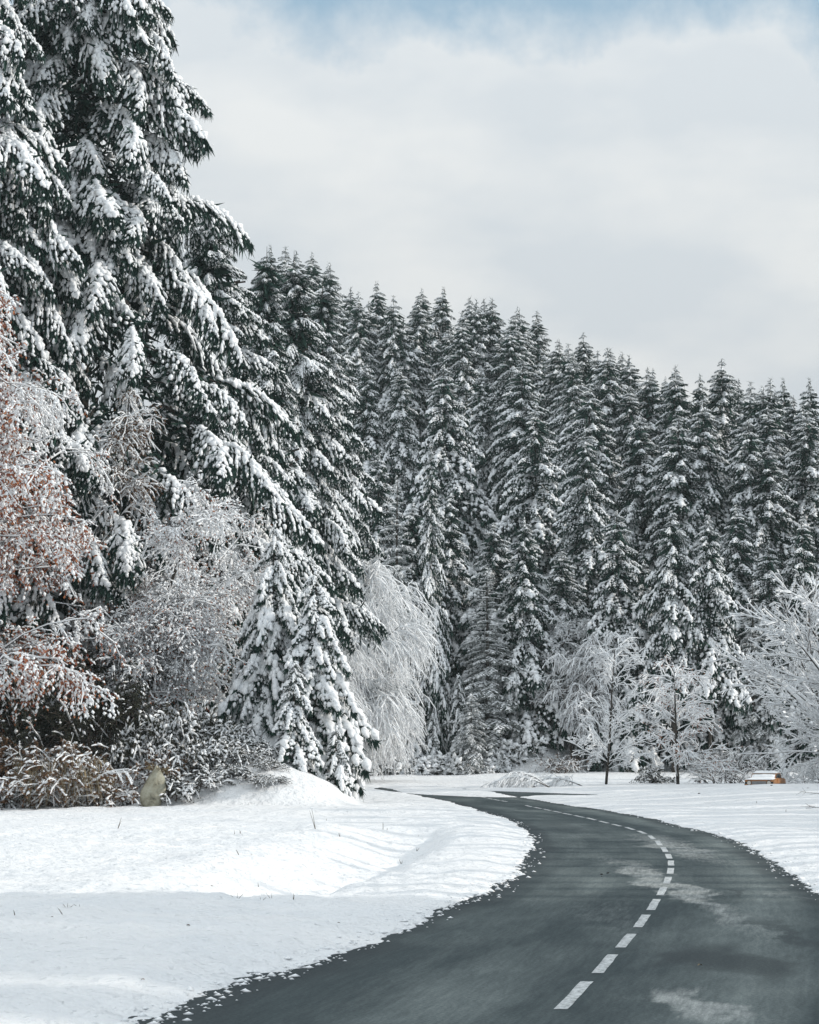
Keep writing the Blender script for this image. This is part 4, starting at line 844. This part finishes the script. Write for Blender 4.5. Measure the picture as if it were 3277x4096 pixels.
# car axes: +x forward, y across, z up
def cpart(name, fn, mats, parent=car, loc=(0, 0, 0)):
    g = Geo(); fn(g); return link(name, g.mesh(name, mats, ()), parent, loc)
body_prof = [(-2.05, .35), (2.0, .35), (2.08, .50), (2.05, .80), (1.95, .90), (.75, .97), (-1.35, .97), (-2.0, .92), (-2.1, .75)]
cpart('body', lambda g: prism(g, body_prof, -.86, .86), [M_ORANGE])
cabin_prof = [(.80, .965), (.28, 1.27), (-.95, 1.29), (-1.45, .965)]
cab = cpart('cabin', lambda g: prism(g, cabin_prof, -.74, .74), [M_ORANGE])
cpart('windshield', lambda g: g.add([(.79, -.64, 1.005), (.79, .64, 1.005), (.345, .60, 1.235), (.345, -.60, 1.235)], [(0, 1, 2), (0, 2, 3)], 0), [M_GLASS])
for s in (-1, 1):
    cpart('side_window', lambda g: g.add([(.60, s * .746, 1.0), (-1.15, s * .746, 1.0), (-.85, s * .746, 1.23), (.26, s * .746, 1.23)], [(0, 1, 2), (0, 2, 3)], 0), [M_GLASS])
    hl = cpart('headlight', lambda g: disc(g, (2.075, s * .60, .72), .115, .06), [M_LAMP]); cpart('headlight_rim', lambda g: (disc(g, (2.06, s * .60, .72), .145, .05)), [M_BLACKP], hl)
    cpart('indicator', lambda g: box(g, 2.03, 2.09, s * .80 - .05, s * .80 + .05, .64, .78), [M_BLACKP])
    cpart('door', lambda g: box(g, -.55, .60, s * .868 - .012, s * .868 + .012, .45, .95), [M_ORANGE])
    cpart('side_trim', lambda g: box(g, -2.0, 2.0, s * .885 - .01, s * .885 + .01, .36, .66), [M_BLACKP])
    for x in (-1.3, 1.25):
        w = cpart('wheel', lambda g: disc(g, (x, s * .74, .31), .31, .22, 'y', 20), [M_RUBBER]); cpart('rim', lambda g: disc(g, (x, s * .765, .31), .19, .20, 'y', 14), [M_CHROME], w)
gr = cpart('grille', lambda g: box(g, 2.05, 2.075, -.44, .44, .62, .82), [M_BLACKP])
for k in range(5): cpart('grille_bar', lambda g: box(g, 2.07, 2.085, -.43, .43, .635 + k * .038, .653 + k * .038, 0, .003), [M_CHROME], gr)
cpart('bumper', lambda g: box(g, 2.0, 2.20, -.88, .88, .38, .55, 0, .04), [M_BLACKP])
def snow_slab(g, x0, x1, y0, y1, zf, th, seed):
    nx, ny = 14, 10; X, Y = np.meshgrid(np.linspace(x0, x1, nx), np.linspace(y0, y1, ny), indexing='ij'); e = np.minimum(np.minimum(X - x0, x1 - X) / .15, np.minimum(Y - y0, y1 - Y) / .15).clip(0, 1)
    Z = zf(X) + th * (.25 + .75 * e ** .5) * (1 + 1.2 * fbm(X * 3, Y * 3, seed, 2)); g.add(np.stack([X, Y, Z], 2).reshape(-1, 3), grid_tris(nx, ny), 0); g.add(np.stack([X, Y, zf(X) + .004 + 0 * X], 2).reshape(-1, 3), grid_tris(nx, ny), 0)
    i = np.arange(nx * ny).reshape(nx, ny); b = np.concatenate([i[:, 0], i[-1, 1:], i[::-1, -1][1:], i[0, ::-1][1:]]); q = []
    for a, c in zip(b[:-1], b[1:]): q += [(a, c, c + nx * ny), (a, c + nx * ny, a + nx * ny)]
    g.add(np.vstack([np.stack([X, Y, Z], 2).reshape(-1, 3), np.stack([X, Y, zf(X) + .004 + 0 * X], 2).reshape(-1, 3)]), q, 0)
cpart('roof_snow', lambda g: snow_slab(g, -1.0, .32, -.72, .72, lambda x: np.interp(x, [-.95, .28], [1.29, 1.27]), .12, 3), [M_SNOW])
cpart('windshield_snow', lambda g: snow_slab(g, .46, .86, -.70, .70, lambda x: np.interp(x, [.345, .80], [1.25, .985]), .09, 6), [M_SNOW])
cpart('bonnet_snow', lambda g: snow_slab(g, .78, 2.0, -.82, .80, lambda x: np.interp(x, [.75, 1.95], [.97, .90]), .07, 4), [M_SNOW])

# ------------------------------------------------------------------ mossy rock on the bank
m, t, p = new_mat('mossy_rock'); M_ROCK = m
co = nd('ShaderNodeTexCoord'); n = nd('ShaderNodeTexNoise', Scale=2.2, Detail=8.0, Roughness=.65); t.links.new(co.outputs['Object'], n.inputs['Vector'])
t.links.new(ramp(n.outputs['Fac'], (.32, (.10, .095, .07)), (.45, (.34, .32, .24)), (.60, (.46, .45, .36)), (.72, (.10, .13, .045))), p.inputs['Base Color']); p.inputs['Roughness'].default_value = .9
bp = nd('ShaderNodeBump'); bp.inputs['Strength'].default_value = .8; bp.inputs['Distance'].default_value = .08; t.links.new(n.outputs['Fac'], bp.inputs['Height']); t.links.new(bp.outputs[0], p.inputs['Normal'])
v, f = ico(3); w = v.copy(); d = norm(np.random.default_rng(8).normal(size=(7, 3)))
for q in d: w += -np.maximum(0, (v @ q) - .62)[:, None] * q * .8
w *= (1 + .34 * fbm(v[:, 0] * 3 + v[:, 1] * 1.3, v[:, 2] * 2.2, 4, 4) + .10 * np.abs(fbm(v[:, 0] * 8 + v[:, 1] * 5, v[:, 2] * 3, 6, 3)))[:, None]
RY0 = 117.9; P = at(592, 3105, RY0); rk = np.random.default_rng(3)
rock = tag(link('rock', None, None, (P[0], RY0, gz(P[0], RY0) - .2), (0, math.radians(14), .5)), 'pale mossy rock leaning out of the scrub on the left bank', 'rock')
link('stone', Geo().add(w * [.52, .45, 1.15] + [0, 0, 1.0], f, 0).mesh('stone', [M_ROCK]), rock)
g = Geo(); a = rk.uniform(-3.14, 3.14, 160); add_blades(g, np.stack([np.cos(a) * .34, np.sin(a) * .3, 1.75 + .2 * rk.random(160)], 1), np.stack([np.cos(a), np.sin(a), rk.uniform(-.6, .8, 160)], 1), rk.uniform(.15, .35, 160), .035, rk, 0)
link('grass_tuft', g.mesh('grass_tuft', [M_STRAW], ()), rock)

# ------------------------------------------------------------------ dead stalks, leaves and crumbs on the snow
def snow_hit(u, v):
    """first point of the snow surface behind photo pixel u, v"""
    d = ray(u, v); s = np.linspace(20, 240, 900); P = np.array([0, 0, CH]) + d[None] * s[:, None]; k = np.where(P[:, 2] < ground(P[:, 0], P[:, 1]))[0]
    return P[k[0]] if len(k) else P[-1]
M_STALK = simple('dry_stalk', (.07, .055, .04), .85, island=True, col2=(.20, .16, .10))
STALKS = [(c8(478, 320), 50, 20, 'faint thin stalk leaning right'), (c8(953, 345), 20, -2, 'short dark stalk, left of a close pair'), (c8(976, 343), 22, 0, 'short dark stalk, right of a close pair'), (c8(1281, 322), 96, -16, 'tall thin stalk with a snow cap leaning left below the bank'),
          (c8(1555, 325), 34, 0, 'upright stalk beside the road bend verge'), (c8(1571, 327), 16, 2, 'tiny stalk beside the upright one near the bend'), (c8(1380, 352), 22, 0, 'short stalk on the far edge of the field'), (c8(975, 432), 34, -16, 'stalk tilted left in the middle of the snow field'), (c8(1050, 556), 18, -2, 'stubby stalk at the lip of the ditch'),
          (c8(963, 606), 32, 1, 'pale forked stalk in the hollow left of the ditch'), (c8(1058, 614), 28, -1, 'pale stalk standing in the near end of the ditch'), (c8(1103, 604), 30, 1, 'thin stalk right in the ditch mouth'), (c8(1190, 610), 36, 8, 'slanting stalk against the bright ditch wall'),
          (c8(274, 642), 26, 3, 'forked stalk in the foreground shade at the left'), (c8(323, 638), 16, 0, 'short stalk right of the forked one in the foreground'), (c8(258, 668), 38, -22, 'bent straw lying over to the left in the foreground'), (c8(62, 676), 26, -6, 'bent dark stalk near the left edge'), (c8(4, 644), 14, 0, 'dark stalk cut by the left edge'),
          (c8(92, 778), 14, -4, 'tiny stalk poking up at the lower left'), (c8(1630, 466), 22, 4, 'dead stem beside the bend of the ditch'), (c8(1700, 356), 18, 0, 'dark stem at the far end of the ditch'), (c8(1325, 288), 14, 0, 'small dark stem below the snowy bank'), (c8(1690, 412), 16, 2, 'dark tuft in the bottom of the ditch'),
          ((3027, 3214), 14, 0, 'small dark stem on the right snow mound'), ((3144, 3248), 12, 0, 'tiny stem on the right verge near the edge')]
for i, ((u, v), hpx, lean, txt) in enumerate(STALKS):
    P = snow_hit(u, v); r = np.random.default_rng(700 + i); sc = P[1] / F; h = hpx * sc * 1.0; k = 2 if 'forked' in txt or 'tuft' in txt else 1
    o = tag(link('grass_stalk', None, None, P - [0, 0, .02]), txt, 'grass stalk', 'dead stalks in the snow'); tip = np.array([lean * sc, r.normal() * .03, h])
    for q in range(k + (1 if hpx > 20 else 0)):
        tp = tip * r.uniform(.55, 1) * [1, 1, 1] + [r.normal() * .05 * (q > 0), 0, 0]; C = chain(np.zeros((1, 3)), tp[None], np.linalg.norm(tp) + .03, 5, .06, .03, r); g = Geo()
        add_tubes(g, C, (np.linspace(1, .35, 6) * max(.004, 1.6 * sc))[None], 4, 0)
        if 'snow cap' in txt and q == 0: add_blobs(g, C[:, -1], np.array([[1., 0, 0]]), np.array([[.05, .035, .03]]), r, 1, 1)
        link('stem', g.mesh('stalk_stem', [M_STALK, M_SNOW]), o)
LEAVES = [(c8(764, 719), 20, 'dry brown leaf lying flat on the snow in the middle foreground'), (c8(580, 939), 17, 'curled brown leaf, the larger one at the lower left'), (c8(443, 971), 14, 'dark bit of leaf left of the curled brown leaf'), (c8(212, 684), 14, 'dark leaf on the shaded snow near the left edge'), (c8(1376, 707), 13, 'brown leaf on the trampled verge near the road'), (c8(860, 555), 10, 'small dark leaf in the hollow before the ditch'), (c8(1021, 428), 9, 'small pale leaf in the middle of the field'),
          ((2136, 3149), 12, 'dark clod on the snow near the fallen branch'), ((2790, 3127), 28, 'dark patch of earth showing at the crest of the mound'), ((2797, 3176), 12, 'dark twig end on the mound slope'), ((3085, 3143), 8, 'dark speck on the mound below the car'), ((3232, 3154), 8, 'dark speck right of the car'), ((2950, 3000 + 130), 10, 'small dark clod left of the car on the mound crest')]
ROADBITS = [((2409, 3499), 12, 'left of two dark clods on the road'), ((2431, 3494), 12, 'right of two dark clods on the road'), ((2408, 3508), 6, 'smallest dark crumb below the two road clods'), ((2800, 3868), 22, 'pale leaf lying on the dark wet patch of the right lane')]
def bit(u, v, px, txt, cat, P, mat, name, i):
    r = np.random.default_rng(800 + i); s = px * P[1] / F; g = Geo()
    if 'leaf' in txt:
        n = 9; q = np.linspace(0, 1, n); wd = np.sin(np.pi * q) ** .8 * s * .30; cz = .25 * s * np.sin(np.pi * q); yy = (q - .5) * s
        v_ = np.concatenate([np.stack([yy, wd, cz + wd * .5], 1), np.stack([yy, 0 * q, cz], 1), np.stack([yy, -wd, cz + wd * .5], 1)]); i_ = np.arange(n - 1)
        f_ = np.concatenate([np.concatenate([np.stack([a + i_, a + i_ + 1, a + n + i_ + 1], 1), np.stack([a + i_, a + n + i_ + 1, a + n + i_], 1)]) for a in (0, n)]); g.add(v_, f_, 0)
    else:
        bk, f_ = BANK[1]; g.add(bk[i % 12] * [s * .5, s * .4, s * .28], f_, 0)
    tag(link(name, g.mesh(name, [mat]), None, P + [0, 0, .012], (0, 0, r.uniform(-.5, .5))), txt, cat)
for i, ((u, v), px, txt) in enumerate(LEAVES): bit(u, v, px, txt, 'leaf' if 'leaf' in txt else 'clod', snow_hit(u, v), M_BRLEAF if 'leaf' in txt else M_BARK, 'fallen_leaf' if 'leaf' in txt else 'earth_clod', i)
for i, ((u, v), px, txt) in enumerate(ROADBITS): bit(u, v, px, txt, 'leaf' if 'leaf' in txt else 'clod', hit(u, v), M_STRAW if 'leaf' in txt else M_BLACKP, 'fallen_leaf' if 'leaf' in txt else 'earth_clod', 40 + i)
# bare sticks at the right edge of the mound
for i, ((u, v), L, txt) in enumerate([((3290, 3178), 1.0, 'bare forked stick lying on the snow at the right edge'), ((3300, 3236), .9, 'lower bare stick at the right edge of the snow mound')]):
    P = snow_hit(u, v); r = np.random.default_rng(900 + i); C = chain(np.zeros((1, 3)), np.array([[-1, .1, .12 - .05 * i]]), L * 1.1, 7, .02, .05, r); C2 = spawn(C, 6, r, .2, .95, .4, .3, .6, .1, .05, 4, .08)
    o = tag(link('bare_stick', None, None, P + [0, 0, .03]), txt, 'stick'); g = Geo(); add_tubes(g, C, np.linspace(.016, .006, 8)[None], 4, 0); link('stem', g.mesh('stick_stem', [M_TWIG]), o)
    g = Geo(); add_tubes(g, C2, np.repeat(np.linspace(.008, .004, 5)[None], 6, 0), 3, 0); link('twigs', g.mesh('stick_twigs', [M_TWIG]), o)

# arched broken branch hanging over the far end of the road
rng = np.random.default_rng(77); FY = 186.0; P = at(2200, 3124, FY); P[2] = gz(P[0], FY)
arc = np.stack([np.array([0, -.9, -1.9, -2.8, -3.4, -3.9]), np.zeros(6), np.array([-.05, .62, 1.0, .88, .5, .05])], 1)[None]
arc2 = arc * [[.8, 1, .85]] + [0, .5, 0]; arc3 = arc * [[1.08, 1, .7]] + [0, -.5, 0]
def broken(arcs, base, label, name='fallen_branch'):
    o = tag(link(name, None, None, base), label, 'branch'); g = Geo(); A = np.concatenate(arcs); A[..., 1] *= 1
    add_tubes(g, A, np.repeat(np.linspace(.045, .014, 6)[None], len(A), 0), 5, 0); snow_on(g, A, .05, rng, 1, 5); link('limb', g.mesh('fallen_limb', [M_BARK, M_SNOW], (0, 1)), o)
    g = Geo(); B = spawn(A, 26, rng, .15, 1, 1.15, .2, .8, -.15, .55, 5, .09); add_tubes(g, B, np.repeat(np.linspace(.012, .005, 6)[None], len(B), 0), 3, 0); snow_on(g, B, .034, rng, 1, 4, keep=.95)
    D = spawn(B, 5, rng, .1, 1, .5, .2, .7, -.15, .4, 3, .1); add_tubes(g, D, np.repeat(np.linspace(.008, .004, 4)[None], len(D), 0), 3, 0); snow_on(g, D, .028, rng, 1, 4, keep=.8)
    link('twigs', g.mesh('fallen_twigs', [M_TWIG, M_SNOW], (0, 1)), o)
broken([arc, arc2, arc3], P, 'broken arched branch with hanging white twigs at the far end of the road')
P2 = at(2330, 3116, 188); P2[2] = gz(P2[0], 188); broken([arc * [[.9, 1, .5]], arc2 * [[.8, 1, .4]]], P2, 'low frosted branch lying behind the mound left of the young bare tree')

# ------------------------------------------------------------------ thin winter haze
m = bpy.data.materials.new('winter_haze'); m.use_nodes = True; t = m.node_tree; t.nodes.clear()
o_ = t.nodes.new('ShaderNodeOutputMaterial'); pv = t.nodes.new('ShaderNodeVolumePrincipled')
pv.inputs['Color'].default_value = (.86, .97, .98, 1); pv.inputs['Density'].default_value = 1.5e-4; pv.inputs['Anisotropy'].default_value = .2
t.links.new(pv.outputs[0], o_.inputs['Volume'])
x0, x1, y0, y1, z0, z1 = -1100, 1100, -120, 420, -2.5, 75
v = np.array([(x, y, z) for z in (z0, z1) for y in (y0, y1) for x in (x0, x1)], float)
f = np.array([(0, 2, 3), (0, 3, 1), (4, 5, 7), (4, 7, 6), (0, 1, 5), (0, 5, 4), (2, 6, 7), (2, 7, 3), (0, 4, 6), (0, 6, 2), (1, 3, 7), (1, 7, 5)])
GX0, GX1 = float(GX.min()) - 2, float(GX.max()) + 2
v[:, 0] = np.where(v[:, 0] < 0, GX0, GX1); v[:, 1] = np.where(v[:, 1] < 0, float(GY.min()) - 2, float(GY.max()) + 2)
v[:, 2] = np.where(v[:, 2] < 0, float(GZ.min()) - 1.0, max(118.0, float(GZ.max()) + 2))
hz = link('haze', Geo().add(v, f, 0).mesh('haze', [m], ())); tag(hz, 'thin pale winter haze over the valley', kind='stuff')
